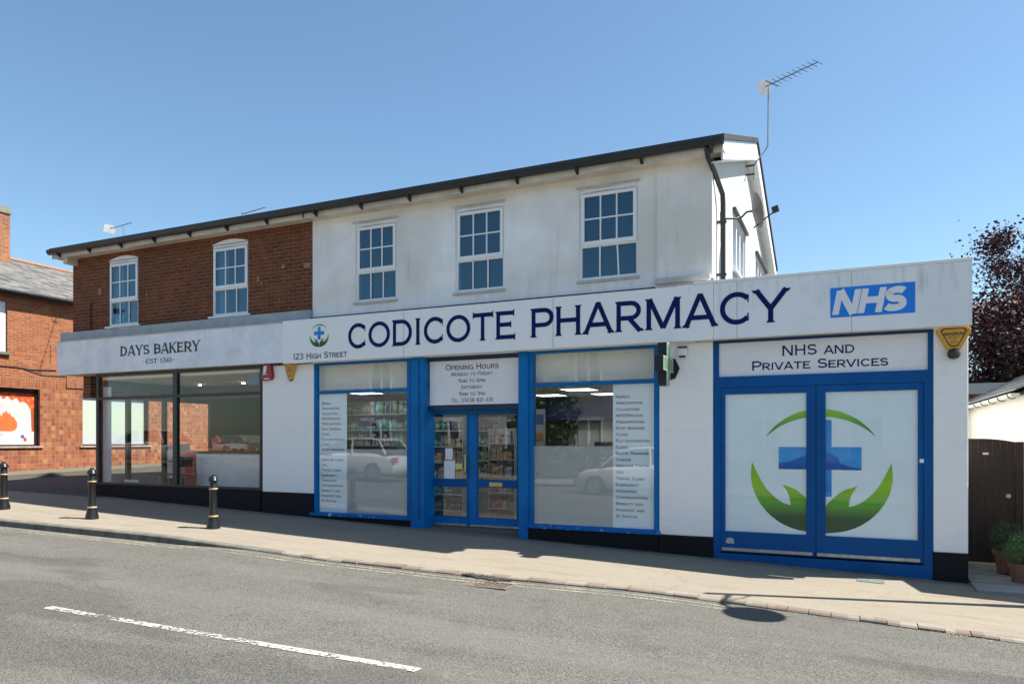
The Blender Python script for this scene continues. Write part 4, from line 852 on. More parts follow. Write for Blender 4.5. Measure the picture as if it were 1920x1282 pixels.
p2 = listpanel(1148, 1226, W2, .875, 743.5, 966.8, 'pale list of pharmacy services at the right edge of the right pharmacy window', 1151, .62)
one('frosted_film', MB().box(p1[1]+.002, W1[1], YS+.04, YS+.043, W1[2]+.001, sz(700, 842, YS)), FILM, 'grey frosted film on the lower half of the left pharmacy window', 'window film')
one('frosted_film', MB().box(W2[0], p2[0]-.002, YS+.04, YS+.043, W2[2]+.001, sz(1075, 836, YS)), FILM, 'grey frosted film on the lower half of the right pharmacy window', 'window film')
TRM = M('white_ceramic', (.85, .85, .85), .4, .03)
for i, (px_, w_, h_, hd) in enumerate(((1010, .07, .2, 0), (1031, .06, .14, 0), (1062, .13, .25, 1), (1095, .06, .14, 0), (1128, .12, .22, 1))):
    X_ = sx(px_, YS+.12); zb_ = W2[2]+.0
    m = MB().lathe((X_, YS+.13, zb_), [(w_*.45, 0), (w_*.45, .01), (w_*.12, .03), (w_*.12, h_*.35), (w_*.3, h_*.45), (w_*.5, h_*.8), (w_*.55, h_), (w_*.4, h_*.99)], 16)
    if hd:
        for s_ in (-1, 1): m.tube([(X_+s_*w_*.45, YS+.13, zb_+h_*.9), (X_+s_*w_*.8, YS+.13, zb_+h_*.88), (X_+s_*w_*.75, YS+.13, zb_+h_*.65), (X_+s_*w_*.4, YS+.13, zb_+h_*.55)], .006, 6)
    one('trophy_cup' if hd else 'vase', m, TRM, ['white lidded jar', 'small white pot next to the jar', 'larger white cup with two handles', 'small white pot between the two cups', 'white two-handled cup nearest the services list'][i]+' behind frosted glass on the right window sill', 'trophy' if hd else 'vase', 'white ornaments behind the frosted window', smooth=True)
obj('window_board', MB().box(W2[0], W2[1], YS+.071, YS+.3, W2[2]-.04, W2[2]-.001).box(W1[0], W1[1], YS+.071, YS+.3, W1[2]-.04, W1[2]-.001), SH, pha)
ys_ = YS+.5; ab = thing('purple_window_sign', 'purple sign with white lettering hanging inside the left pharmacy window', 'sign', (sx(688, ys_), ys_, sz(688, 800, ys_)))
obj('panel', MB().box(sx(671, ys_), sx(705, ys_), ys_, ys_+.01, sz(688, 799, ys_), sz(688, 778, ys_)), M('purple', (.07, .02, .12), .5), ab)
obj('lettering', text(MB(), 'ABACUS', sx(676, ys_), sx(702, ys_), sz(688, 788, ys_), sz(688, 783, ys_), ys_-.003, .17, 0), LOGOW, ab, smooth=False)
# paper notices on the left door leaf
for k, (a, b, c, d_) in enumerate(((834, 848, 861, 840), (832, 852, 897, 863))):
    one('paper_notice', MB().box(sx(a, YD), sx(b, YD), YD+.014, YD+.017, sz(842, c, YD), sz(842, d_, YD)), PAPER, 'white printed notice taped inside the left entrance door, '+('the upper smaller one' if k == 0 else 'the lower larger one'), 'notice')
one('yellow_sticker', MB().box(sx(853, YD), sx(866, YD), YD+.014, YD+.017, sz(860, 879, YD), sz(860, 869, YD)), M('yellow_label', (.7, .68, .25), .6), 'small pale yellow sticker beside the notices on the entrance door', 'sticker')

# ---- bakery interior
DKW0 = M('dark_rack_wood', (.05, .025, .015), .6, .3, 8)
bx0, bx1, bf = XA+.07, sx(492, YS)+.1, -1.22
obj('room_floor', MB().box(bx0, bx1, 11.25, 17, bf-.1, bf), M('bakery_floor', (.07, .055, .045), .5, .2), bak)
obj('room_ceiling', MB().box(bx0, bx1, 11.11, 17, 1.36, 1.42), M('bakery_ceiling', (.85, .70, .48), .9, .05), bak)
BKW = M('bakery_wall', (.17, .08, .035), .8, .1)
obj('room_walls', MB().box(bx1, bx1+.1, 11.31, 17, -1.5, 1.36).box(bx0, bx1, 17.0, 17.1, -1.5, 1.36), BKW, bak)
obj('green_doorway', MB().box(-12.7, -11.9, 16.9, 16.99, bf, .7), M('pale_green_paint', (.18, .55, .22), .5), bak)
obj('ceiling_drop', MB().box(bx0, bx1, 13.6, 13.75, 1.05, 1.359), M('drop_board', (.12, .075, .05), .8), bak)
SPOT = emit('spotlight', (1, .85, .62), 70); base = None
for i, (X_, Y_) in enumerate(((-14.3, 12.9), (-12.9, 12.9), (-11.6, 12.9), (-14.3, 15), (-12.6, 15), (-11.3, 15))):
    if base is None:
        t = thing('bakery_spotlight', 'small lit round spotlight in the bakery ceiling', 'ceiling light', (X_, Y_, 1.34), 'spotlights in the bakery ceiling')
        obj('light_ring', MB().lathe((X_, Y_, 1.34), [(.05, 0), (.055, .018)], 16), UPVC, t); obj('lamp', MB().lathe((X_, Y_, 1.332), [(.036, 0), (.036, .006)], 16), SPOT, t); base = t
    else: t = copy_tree(base)
    t.location = (X_, Y_, 1.34)
yc = 12.2; cx0, cx1 = sx(368, yc), sx(486, yc); czt = sz(430, 846, yc)
bc = thing('bakery_counter', 'white bakery counter with a dark top behind the right bakery pane', 'counter', ((cx0+cx1)/2, yc, bf)); obj('front_panel', MB().box(cx0, cx1, yc, yc+.6, bf, czt-.05), M('counter_white', (.9, .9, .86), .4), bc, .01); obj('counter_top', MB().box(cx0-.02, cx1, yc-.03, yc+.62, czt-.049, czt), M('counter_top_dark', (.05, .03, .04), .4), bc, .005)
obj('panel_moulding', MB().box(cx0+.05, cx1-.05, yc-.008, yc-.001, czt-.16, czt-.14).box(cx0+.05, cx0+.065, yc-.008, yc-.001, bf+.1, czt-.161), UPVC, bc)
dsp = thing('pastry_display', 'glass pastry display case on the bakery counter', 'display case', ((cx0+cx1)/2, yc+.3, czt)); obj('case_glass', MB().box(cx0+.2, cx1-.02, yc+.3, yc+.306, czt, czt+.36), GLS, dsp); obj('case_shelf', MB().box(cx0+.2, cx1-.02, yc+.31, yc+.6, czt+.36, czt+.375), DKMET, dsp); obj('case_shelf', MB().box(cx0+.2, cx1-.02, yc+.31, yc+.6, czt+.17, czt+.18), DKMET, dsp); obj('case_back', MB().box(cx0+.2, cx1-.02, yc+.601, yc+.62, czt, czt+.375), DKMET, dsp)
pst = [M('pastry_'+n_, c_, .6, .3, 30, .5) for n_, c_ in (('golden', (.8, .35, .08)), ('pink', (.8, .1, .14)), ('brown', (.3, .1, .03)))]; base = {}
for i in range(30):
    k = random.choice([0, 0, 1, 2]); X_ = cx0+.25+(cx1-cx0-.35)*(i % 15)/14; lv = i//15
    loc = (X_, yc+.16 if lv == 0 else yc+.42, czt+.001 if lv == 0 else czt+.181)
    if k not in base: o = obj('pastry', MB().lathe((0, 0, 0), [(.03, 0), (.045, .015), (.042, .04), (.02, .06), (.004, .062)], 10), pst[k], smooth=True); base[k] = o
    else: o = base[k].copy(); sc.collection.objects.link(o)
    o.location = loc; tag(o, ['golden', 'pink iced', 'dark brown'][k]+' pastry on the bakery counter '+('front row' if lv == 0 else 'inside the display case'), 'pastry', 'pastries on the bakery counter')
BRD = [M('crust_'+n_, c_, .7, .35, 25, .5) for n_, c_ in (('golden', (.42, .2, .06)), ('brown', (.2, .085, .03)))]
bs = thing('bread_rack', 'dark wooden bread rack against the bakery back wall', 'shelves', (-12, 15.6, bf))
obj('rack_back', MB().box(-13.2, -10.7, 15.85, 15.88, bf, .75), DKW0, bs)
for k_ in range(5): obj('rack_shelf', MB().box(-13.2, -10.7, 15.4, 15.849, -.75+k_*.32, -.73+k_*.32), DKW0, bs)
base = {}
for k_ in range(4):
    for i in range(13):
        if random.random() < .12: continue
        q = random.choice([0, 0, 1])
        if q not in base: o = obj('bread_loaf', MB().lathe((0, 0, 0), [(.05, 0), (.07, .02), (.075, .05), (.055, .085), (.01, .1)], 10, 1.5), BRD[q], smooth=True); base[q] = o
        else: o = base[q].copy(); sc.collection.objects.link(o)
        o.location = (-13.08+i*.187+random.uniform(-.02, .02), 15.6, -.729+k_*.32); tag(o, ['golden', 'dark brown'][q]+' bread loaf on the rack against the bakery back wall', 'bread', 'bread on the back rack')
for k_, (X_, c_) in enumerate(((-13.6, (.75, .72, .66)), (-14.4, (.5, .08, .06)))):
    one('wall_notice', MB().box(X_-.2, X_+.2, 16.96, 16.99, .1, .6), M('notice_%d' % k_, c_, .6, .3, 12), ('cream' if k_ == 0 else 'red')+' menu notice on the bakery back wall', 'notice')
RED = M('red_box', (.75, .02, .06), .4, .2)
rbx = sx(360, 13.6)
one('red_bin', MB().lathe((rbx, 13.6, bf), [(.2, 0), (.26, .8), (.28, .82), (.28, .86), (.1, .95)], 14), RED, 'red lidded bin inside the bakery left of the counter', 'bin', smooth=True)
one('red_carton', MB().box(sx(402, 13.2), sx(430, 13.2), 13.1, 13.4, czt-.1, czt+.32), RED, 'red carton standing behind the bakery counter', 'carton', bevel=.01)
one('white_appliance', MB().box(sx(330, 14.2)-.25, sx(330, 14.2)+.2, 14.0, 14.5, bf, -.1), M('appliance_white', (.7, .7, .68), .4), 'white chest appliance at the back left of the bakery', 'appliance', bevel=.02)
def chair(x, y, ang, lab):
    t = thing('cafe_chair', lab, 'chair', (x, y, bf), 'dark cafe chairs in the bakery'); Rm = Matrix.Rotation(R(ang), 3, 'Z'); c = lambda a, b, z: tuple(Vector((x, y, bf))+Rm @ Vector((a, b, z)))
    def bxm(a0, a1, b0, b1, z0, z1):
        m = MB().obox(c((a0+a1)/2, (b0+b1)/2, (z0+z1)/2), Rm @ Vector(((a1-a0)/2, 0, 0)), Rm @ Vector((0, (b1-b0)/2, 0)), (0, 0, (z1-z0)/2)); return m
    obj('seat', bxm(-.2, .2, -.2, .2, .44, .47), DKW, t, .01); obj('backrest', bxm(-.2, .2, .19, .215, .62, .86), DKW, t, .01)
    for a in (-.18, .18):
        obj('leg', MB().tube([c(a, -.17, .44), c(a*1.1, -.22, 0)], .011, 8), GALV, t); obj('leg', MB().tube([c(a, .2, .84), c(a, .19, .44), c(a*1.1, .24, 0)], .011, 8), GALV, t)
DKW = M('dark_brown_wood', (.06, .03, .02), .4, .2, 12)
chair(sx(322, 11.7), 11.7, -70, 'dark cafe chair near the bakery window by the mullion'); chair(sx(350, 11.8), 11.8, 60, 'dark cafe chair beside the bakery counter')
ct2 = thing('cafe_table', 'small dark round cafe table between the two bakery chairs', 'table', (sx(338, 12.6), 12.6, bf)); q = ct2.location
obj('table_top', MB().lathe((q.x, q.y, bf+.7), [(.3, 0), (.3, .03)], 20), DKW, ct2); obj('pedestal', MB().tube([(q.x, q.y, bf+.02), (q.x, q.y, bf+.699)], .025, 10), GALV, ct2); obj('foot', MB().lathe((q.x, q.y, bf), [(.2, 0), (.19, .018)], 18), GALV, ct2)
one('ventilation_grille', MB().wall(sx(465, 11.16), sx(487, 11.16), sz(476, 722, 11.16), sz(476, 696, 11.16), 11.14, 11.2, []), M('vent_grey', (.14, .17, .2), .5), 'grey square extractor vent in the top right bakery pane', 'vent', bevel=.01)
one('letter_flap', MB().box(sx(233, YS+.1), sx(259, YS+.1), YS+.1, YS+.12, sz(246, 904, YS+.1), sz(246, 899, YS+.1)), CEI, 'cream strip notice low inside the left bakery pane', 'notice')
one('white_blind', MB().box(sx(190, 11.14), sx(209, 11.14), 11.13, 11.14, -1.1, 1.2), M('blind', (.5, .52, .53), .8), 'narrow pale blind panel at the left edge of the bakery window', 'blind')

# ---- single-storey right shop body, roof slab
obj('extension_roof', MB().box(XC+.0, XR, YW-.1, 17, ZT-.2, ZT-.01), DKMET, pha)
obj('extension_side', MB().box(XR-.12, XR+.0, 11.301, 17, -2.2, ZT-.201), PIER, pha)
obj('extension_back', MB().box(ra, XR-.12, 16.9, 17, -2.2, ZT-.201), SH, pha)
obj('backing_room', MB().box(sx(1350, YR)+.1, sx(1735, YR)-.1, YR+.3, YR+.34, -1.6, 1.0), SH, pha)

# ================================================================= THINGS ON THE FACADE
def alarm(px, py, w_, h_, m, lab, pts, mark=None, mm=None, y=YW, dep=.07):
    q = P(px, py, y); t = thing('alarm_box', lab, 'alarm box', (q.x, y, q.z-h_/2))
    o = obj('casing', MB().prism([(q.x+a*w_/2, q.z+b*h_/2) for a, b in pts], y-dep, y-.001), m, t, .008)
    return t, q
YELB = M('yellow_casing', (.66, .36, .04), .4, .12); REDB = M('red_casing', (.33, .015, .03), .35, .15)
sh5 = [(-.75, .7), (-.45, 1), (.45, 1), (.7, .8), (1, -.55), (.7, -.9), (-.7, -1), (-1, -.7)]
t, q = alarm(504.5, 697, .29, .36, REDB, 'dark red alarm box with a white emblem under the bakery sign', sh5)
e = MB().prism([(q.x-.09, q.z-.03), (q.x-.02, q.z-.03), (q.x+.01, q.z+.1), (q.x-.02, q.z+.12), (q.x-.07, q.z+.1)], YW-.073, YW-.0705); e.box(q.x-.1, q.x+.02, YW-.0745, YW-.0735, q.z-.06, q.z-.045); obj('emblem', e, LOGOW, t)
obj('strip_mark', MB().box(q.x-.06, q.x+.07, YW-.073, YW-.0705, q.z-.15, q.z-.13), LOGOW, t)
tri = [(-.8, 1), (.8, 1), (1, .7), (.35, -.9), (.15, -1), (-.15, -1), (-.35, -.9), (-1, .7)]
t, q = alarm(547.5, 695, .27, .36, YELB, 'bright yellow inverted triangle alarm box near the left pharmacy window', tri)
def tri_ring(q, w_, h_, y, s0, s1, m, par):
    r_ = MB(); A = [(q.x+a*w_/2*s0, q.z+.01+b*h_/2*s0) for a, b in tri]; B = [(q.x+a*w_/2*s1, q.z+.01+b*h_/2*s1) for a, b in tri]
    for i in range(8): j = (i+1) % 8; r_.quad(*[(p_[0], y, p_[1]) for p_ in (A[i], A[j], B[j], B[i])])
    obj('outline', r_, m, par, smooth=False)
tri_ring(q, .27, .36, YW-.072, .72, .62, CHAR, t); obj('marking', text(MB(), 'S', q.x-.03, q.x+.03, q.z-.03, q.z+.07, YW-.0725, .14, 0), CHAR, t, smooth=False); obj('strobe', MB().lathe((q.x, YW-.035, q.z-.2), [(.02, 0), (.035, .01), (.035, .035)], 14), DKMET, t, smooth=True)
t, q = alarm(1787, 635, .385, .31, YELB, 'large yellow hexagonal alarm box high on the far right white pier', [(-.78, 1), (.78, 1), (1, .72), (.98, .45), (.42, -.9), (.3, -1), (-.3, -1), (-.42, -.9), (-.98, .45), (-1, .72)], dep=.08)
tri_ring(q, .385*.98, .30, YW-.082, .8, .7, CHAR, t)
obj('lettering', text(text(text(text(MB(), 'MAGNUM', q.x-.115, q.x+.115, q.z+.035, q.z+.075, YW-.083, .2, 0), 'SECURITY', q.x-.06, q.x+.06, q.z+.0, q.z+.018, YW-.083, .14, 0), 'LTD', q.x-.022, q.x+.022, q.z-.035, q.z-.018, YW-.083, .14, 0), '24 HRS', q.x-.04, q.x+.04, q.z-.065, q.z-.048, YW-.083, .14, 0), CHAR, t, smooth=False)
q = P(1787, 664, YW); t = thing('dome_camera', 'small black dome camera under the yellow alarm box', 'camera', (q.x, YW, q.z-.08))
m = MB(); n0 = 0
for i in range(1): m.lathe((q.x, YW-.075, q.z-.075), [(.01, 0), (.05, .012), (.073, .045), (.078, .08), (.06, .12), (.03, .14), (.004, .146)], 18)
obj('dome', m, M('dark_dome', (.03, .03, .03), .12, .1), t, smooth=True); obj('mount', MB().tube([(q.x, YW-.03, q.z+.07), (q.x, YW-.03, q.z+.12)], .02, 10), UPVC, t)
q = P(1281, 661, YW); t = thing('security_floodlight', 'small white floodlight on the pier beside the pharmacy cross', 'floodlight', (q.x, YW, q.z-.08))
obj('housing', MB().box(q.x-.075, q.x+.065, YW-.11, YW-.02, q.z-.05, q.z+.055), UPVC, t, .015); obj('lens', MB().box(q.x-.055, q.x+.045, YW-.116, YW-.111, q.z-.03, q.z+.035), M('lens', (.75, .75, .7), .2), t, .003)
obj('bracket', MB().box(q.x-.07, q.x+.06, YW-.07, YW-.001, q.z+.06, q.z+.085).box(q.x-.05, q.x+.04, YW-.07, YW-.02, q.z-.075, q.z-.055), DKMET, t)
# pharmacy cross: projecting LED cross seen edge-on and obliquely
cxX = -2.37; zc1 = 1.10
cr = thing('pharmacy_cross_sign', 'projecting black pharmacy cross with green and white lamp rows beside the right pharmacy window', 'sign', (cxX, YW-.45, zc1-.42))
cyc = 10.55; a_, k_ = .31, .112
outl = [(-k_, -a_), (k_, -a_), (k_, -k_), (a_, -k_), (a_, k_), (k_, k_), (k_, a_), (-k_, a_), (-k_, k_), (-a_, k_), (-a_, -k_), (-k_, -k_)]
obj('cross_body', MB().prismx([(cyc+p_, zc1+q_) for p_, q_ in outl], cxX-.13, cxX+.0), M('cross_black', (.012, .014, .016), .45), cr, .006)
GLED = M('green_lamp', (.25, .75, .35), .4); WLED = M('white_lamp', (.75, .85, .75), .4); RLED = M('red_lamp', (.7, .25, .22), .4)
md = {0: MB(), 1: MB(), 2: MB()}
for ix, sx_ in ((0, cxX+.001), ):
    for i in range(-10, 11):
        for j in range(-10, 11):
            p_, q_ = i*.0305, j*.0305
            if (abs(p_) < k_ or abs(q_) < k_) and abs(p_) < a_-.004 and abs(q_) < a_-.004:
                edge = max(abs(p_), abs(q_)) > a_-.05 or (abs(abs(p_)-k_) < .025 and abs(q_) >= k_-.025) or (abs(abs(q_)-k_) < .025 and abs(p_) >= k_-.025)
                kk = 1 if edge else (2 if abs(p_) < .07 and abs(q_) < .07 else 0); md[kk].box(sx_, sx_+.006, cyc+p_-.008, cyc+p_+.008, zc1+q_-.008, zc1+q_+.008)
for kk, mt in ((0, GLED), (1, WLED), (2, RLED)): obj('lamp_row', md[kk], mt, cr)
obj('wall_bracket', MB().box(cxX-.09, cxX-.05, cyc+a_+.001, YW-.001, zc1-.03, zc1+.03), DKMET, cr); obj('wall_plate', MB().prism([(cxX-.12, zc1-.21), (cxX+.01, zc1-.17), (cxX+.075, zc1-.02), (cxX+.01, zc1+.12), (cxX-.12, zc1+.15)], YW-.02, YW-.001), bpy.data.materials['cross_black'], cr)

# satellite dish
dc_ = Vector((XC+.46, 12.05, 3.62))
nrm = Vector((1, .34, .2)).normalized(); ua = nrm.orthogonal().normalized(); ub = nrm.cross(ua)
qd = thing('satellite_dish', 'dark satellite dish seen edge-on on a bracket from the gable wall', 'satellite dish', (XC, 11.8, 3.3))
m = MB(); NN = 20; rings = []
for sd_ in (0, 1):
    for i in range(6):
        r_ = .30*i/5+1e-4; dz = .06*(r_/.3)**2+sd_*.006
        rings.append([tuple(dc_+nrm*(dz)+r_*(math.cos(2*math.pi*k/NN)*ua*1.0+math.sin(2*math.pi*k/NN)*ub*.92)) for k in range(NN)])
n0 = 0; m.v = [p_ for rg in rings for p_ in rg]
for i in list(range(5))+list(range(6, 11)):
    for k in range(NN): m.f.append((i*NN+k, i*NN+(k+1) % NN, (i+1)*NN+(k+1) % NN, (i+1)*NN+k))
for k in range(NN): m.f.append((5*NN+k, 5*NN+(k+1) % NN, 11*NN+(k+1) % NN, 11*NN+k))
obj('reflector', m, M('dish_grey', (.07, .07, .07), .5), qd, smooth=True)
obj('mounting_arm', MB().tube([(XC+.002, 11.75, 3.47), (XC+.2, 11.8, 3.46), (XC+.3, 11.9, 3.50), (XC+.36, 12.0, 3.6), dc_-nrm*.02], .016, 8), DKMET, qd, smooth=True)
obj('wall_plate', MB().box(XC+.0005, XC+.01, 11.68, 11.82, 3.38, 3.56), DKMET, qd)
lnb = dc_+nrm*.34-Vector((0, 0, .05)); obj('receiver_arm', MB().tube([dc_+Vector((0, 0, -.27)), lnb+Vector((-.03, 0, -.04))], .011, 8), DKMET, qd); obj('receiver', MB().obox(lnb, (.05, 0, .015), (0, .04, 0), (-.01, 0, .045)), DKMET, qd, .008)

# aerials
def yagi(base_pts, b0, b1, n, el, lab, plate=True, mast_r=.014, grp=None):
    b0 = Vector(b0); b1 = Vector(b1); t = thing('television_aerial', lab, 'aerial', base_pts[0], grp)
    obj('mast', MB().tube(base_pts, mast_r, 8), GALV, t); obj('boom', MB().tube([b0, b1], .009, 6), DKMET, t)
    d = (b1-b0).normalized(); e_ = d.cross(Vector((0, 0, 1))).normalized(); m = MB()
    for i in range(n):
        p_ = b0+(b1-b0)*(.14+.85*i/(n-1)); L_ = el*(1 if i else 1.25); m.tube([p_-e_*L_/2, p_+e_*L_/2], .006 if i else .012, 6)
    obj('elements', m, DKMET, t)
    if plate: obj('reflector_plate', MB().obox(b0-d*.02, e_*.17, Vector((0, 0, .11))+d*.04, d*.003), M('mesh_white', (.7, .7, .7), .5) if plate is True else plate, t)
    return t
mx = XV-.02; 
def atD(px, py, Y): return tuple(P(px, py, Y))
mY = atX(1418, mx)
yagi([(mx-.05, mY, zX(1416, 332, mx)), (mx-.05, mY, zX(1416, 304, mx)), atD(1438, 277, mY-.1), atD(1440, 272, mY-.1), atD(1441, 163, mY-.1)], atD(1435, 163, mY-.1), Vector(atD(1441, 163, mY-.1))+Vector((.90, -.60, .0)), 10, .30, 'tall television aerial on a mast at the gable end of the white building')
q = P(1415, 318, mY); tt_ = [o for o in bpy.data.objects if o.name == 'television_aerial'][0]; obj('wall_bracket', MB().box(mx-.2, mx-.03, mY-.015, mY+.015, q.z-.1, q.z-.07).box(mx-.2, mx-.03, mY-.015, mY+.015, q.z+.07, q.z+.1), DKMET, tt_)
Yr = 15.0
rp = P(232, 424, Yr); yagi([(rp.x, Yr, 5.85), tuple(rp)], P(206, 429, Yr), P(247, 417.5, Yr-.15), 6, .12, 'small television aerial with white reflector on the left of the roof', M('white_plate', (.8, .8, .78), .5), .012)
rp = P(476, 396, Yr); yagi([(rp.x, Yr, 5.85), tuple(rp)], P(452, 402, Yr), P(497, 389, Yr-.2), 5, .10, 'low television aerial showing just above the middle of the roof', None, .012)

# ================================================================= BOLLARDS
BOL = M('black_bollard_paint', (.014, .014, .015), .32, .25, 12); GOLD = M('gold_band_paint', (.55, .38, .2), .45, .15)
bpos = [hit(400, 990, pz), hit(172.5, 972, pz), hit(7, 954, pz)]
b0 = bpos[0]; H_ = 100/F*zc(400, b0[1])
t = thing('bollard', 'x', 'bollard', (b0[0], b0[1], b0[2]), 'black and gold bollards along the pavement')
def lt(nm, pr, mt): return obj(nm, MB().lathe((b0[0], b0[1], b0[2]-.0), [(r_, z_*H_) for r_, z_ in pr], 24), mt, t, smooth=True)
lt('base', [(.112, -.02), (.112, .03), (.108, .05), (.1, .09), (.088, .14), (.08, .19)], BOL)
lt('post', [(.072, .19), (.074, .21), (.073, .24), (.064, .26), (.062, .71), (.068, .72), (.068, .76), (.062, .77), (.060, .89)], BOL)
lt('gold_band', [(.0745, .215), (.0785, .222), (.0785, .238), (.0745, .245)], GOLD); lt('gold_band', [(.0685, .728), (.072, .733), (.072, .749), (.0685, .754)], GOLD)
lt('cap', [(.060, .891), (.086, .893), (.088, .91), (.078, .925), (.074, .945), (.06, .97), (.035, .985), (.03, 1.0), (.012, 1.012), (.002, 1.013)], BOL)
bl = ['rightmost black bollard with gold bands, in front of the bakery counter window', 'black bollard with gold bands at the left corner of the bakery', 'black bollard with gold bands at the left edge of the picture']
for i, p_ in enumerate(bpos):
    o = t if i == 0 else copy_tree(t); o.location = p_; o['label'] = bl[i]

# ================================================================= TILED CORNER BUILDING ACROSS THE SIDE STREET
TX = -22.0
def yt(px): return atX(px, TX)
tb_ = thing('tiled_building', 'orange brick building with tiled ground floor and slate roof across the side street', 'building', (TX, 14, pz(TX, 14)))
wy0, wy1 = 9.0, yt(75); wz0, wz1 = zX(40, 836, TX), zX(75, 730, TX)
w2a = yt(155); band = zX(75, 727, TX); 
uy0, uy1 = 10.5, yt(14); uz0, uz1 = zX(14, 662, TX), zX(10, 565, TX)
holes = [(wy0, wy1, wz0, wz1), (w2a, w2a+2.4, wz0, wz1)]
obj('tiled_wall', MB().wall(6, 32, -1.6, band, TX-.3, TX, holes, 'x'), TILEW, tb_)
obj('soldier_course', MB().box(TX-.3, TX+.004, 6, 32, band+.0005, band+.23), SOLDIER, tb_)
obj('brick_wall', MB().wall(6, 32, band+.231, 4.32, TX-.3, TX, [(uy0, uy1, uz0, uz1)], 'x'), ORANGE, tb_)
obj('front_wall', MB().box(-34, TX-.3, 6, 6.3, -1.6, 4.32).box(-34, TX-.3, 31.7, 32, -1.6, 4.32), ORANGE, tb_)
# slate roof with a hip, orange ridge and hip tiles
hip0 = (TX-4.2, yt(-2)-.0, 6.3)
ex = TX+.22
rp_ = MB(); e0, e1 = (ex, 5.6, 4.33), (ex, 32, 4.33); r0, r1 = (TX-5.5, 12.2, 7.3), (TX-5.5, 15.0, 7.3)
yh = yt(135)+.6
rx_ = TX-3.5
rp_.quad(e0, e1, (rx_, 32, 5.92), (rx_, 5.6, 6.12)); rp_.quad((TX-7.2, 32, 4.33), (TX-7.2, 5.6, 4.33), (rx_, 5.6, 6.12), (rx_, 32, 5.92)); rp_.quad((ex, 5.6, 4.28), (TX-7.2, 5.6, 4.28), (TX-7.2, 32, 4.28), (ex, 32, 4.28)); rp_.quad((ex, 5.6, 4.33), (rx_, 5.6, 6.12), (TX-7.2, 5.6, 4.33))
obj('roof', rp_, SLATE, tb_)
obj('ridge_tiles', MB().tube([(rx_, 5.6, 6.13), (rx_, 32, 5.93)], .075, 8), M('orange_ridge_tile', (.3, .14, .07), .8, .3, 9, .3), tb_)
obj('gutter', MB().tube([(ex+.04, 5.6, 4.27), (ex+.04, 30, 4.27)], .06, 10), BLACKP, tb_)
obj('eaves_board', MB().box(TX+.001, ex-.02, 5.6, 30, 4.18, 4.21), DKMET, tb_)
cy_ = atX(-10, TX-2.5)
ch = MB(); yq = 1; chx = TX-3.4; cya = atX(19, chx+.4)
obj('chimney', MB().box(chx-.5, chx+.4, cya-1.1, cya, 4.5, (HY-402)/F*(chx+.4)/((19-960)/F*K-S)), BRICKY if False else brick('chimney_brick', (.25, .09, .04), (.4, .15, .07), (.35, .28, .2), 'y', darkness=.4), tb_)
zt2 = (HY-402)/F*(chx+.4)/((19-960)/F*K-S)
obj('chimney_cap', MB().box(chx-.54, chx+.44, cya-1.14, cya+.03, zt2+.001, zt2+.1).box(chx-.5, chx+.41, cya-1.1, cya+.01, zt2+.101, zt2+.22), M('lichen_stone', (.2, .19, .15), .9, .35, 9, .5), tb_)
# upper white window/board
wn1 = obj('upper_window', MB().box(TX-.12, TX-.06, uy0, uy1-.02, uz0+.03, uz1), PANELW, tb_); obj('sill', MB().box(TX-.05, TX+.08, uy0, uy1+.06, uz0-.05, uz0+.028), M('green_sill', (.12, .14, .09), .8), wn1)
for (a, b) in ((wy0, wy1), (w2a, w2a+2.4)):
    o = obj('display_window', MB().wall(a, b, wz0, wz1, TX-.2, TX-.1, [(a+.07, b-.07, wz0+.04, wz1-.13)], 'x'), BFRAME, tb_); obj('sill', MB().box(TX-.099, TX+.05, a-.1, b+.08, wz0-.05, wz0-.002), SETT, o)
# posters
pa_ = thing('window_poster', 'white window poster with red splashes and orange flowers in the tiled wall', 'poster', (TX-.13, wy1-1, wz0+.04))
pz0, pz1 = wz0+.045, wz1-.135; py1 = wy1-.075; yb = yt(72)
obj('sheet', MB().box(TX-.17, TX-.15, wy0+.08, py1, pz0, pz1), M('poster_white', (.5, .5, .5), .5, .03), pa_)
hpz = pz1-pz0
nt = NT('poster_orange_flowers'); v_ = nt.node('ShaderNodeTexVoronoi', Scale=9.0); nt.l.new(nt.tc, v_.inputs['Vector']); nt.fin(nt.mix(nt.ramp(v_.outputs['Distance'], .1, .6), (.85, .22, .03), (.6, .07, .02)), .5); OF = nt.m
def blob(pts_, mt, nm, x_): obj(nm, MB().quad(*[(x_, yt(a), zX(a, b, TX)) for a, b in pts_]), mt, pa_, smooth=False)
rf = random.Random(2)
blob([(-25, 728), (72, 736.5), (72, 765), (66, 765), (63, 768), (57, 757), (50, 752), (43, 754), (37, 745), (28, 750), (20, 742), (12, 748), (5, 740), (-2, 744), (-25, 748)], OF, 'printed_flowers', TX-.147)
blob([(72, 737), (72, 809), (65, 808), (63.5, 765), (66, 750)], M('rust_print', (.35, .07, .02), .5), 'printed_edge', TX-.1475)
blob([(-25, 807), (-16, 772), (-8, 780), (-3, 774), (2, 783), (6, 776), (9, 781), (12, 771), (15, 774), (18, 768), (21, 776), (24, 773), (27, 780), (31, 781), (34, 785), (38, 792), (38, 800), (35, 805), (28, 808), (-25, 807)], M('red_print', (.75, .13, .03), .5, .15, 30), 'printed_dress', TX-.1465)
blob([(-6, 760), (6, 752), (14, 754), (20, 760), (16, 768), (8, 776), (2, 778)], M('grey_print', (.5, .47, .46), .5, .3, 30), 'printed_figure', TX-.1455)
obj('printed_lettering', MB(), CHAR, pa_) if False else None
tw = MB(); m2 = MB(); text(m2, 'WAY', 0, 1, 0, 1, 0, .12, 0)
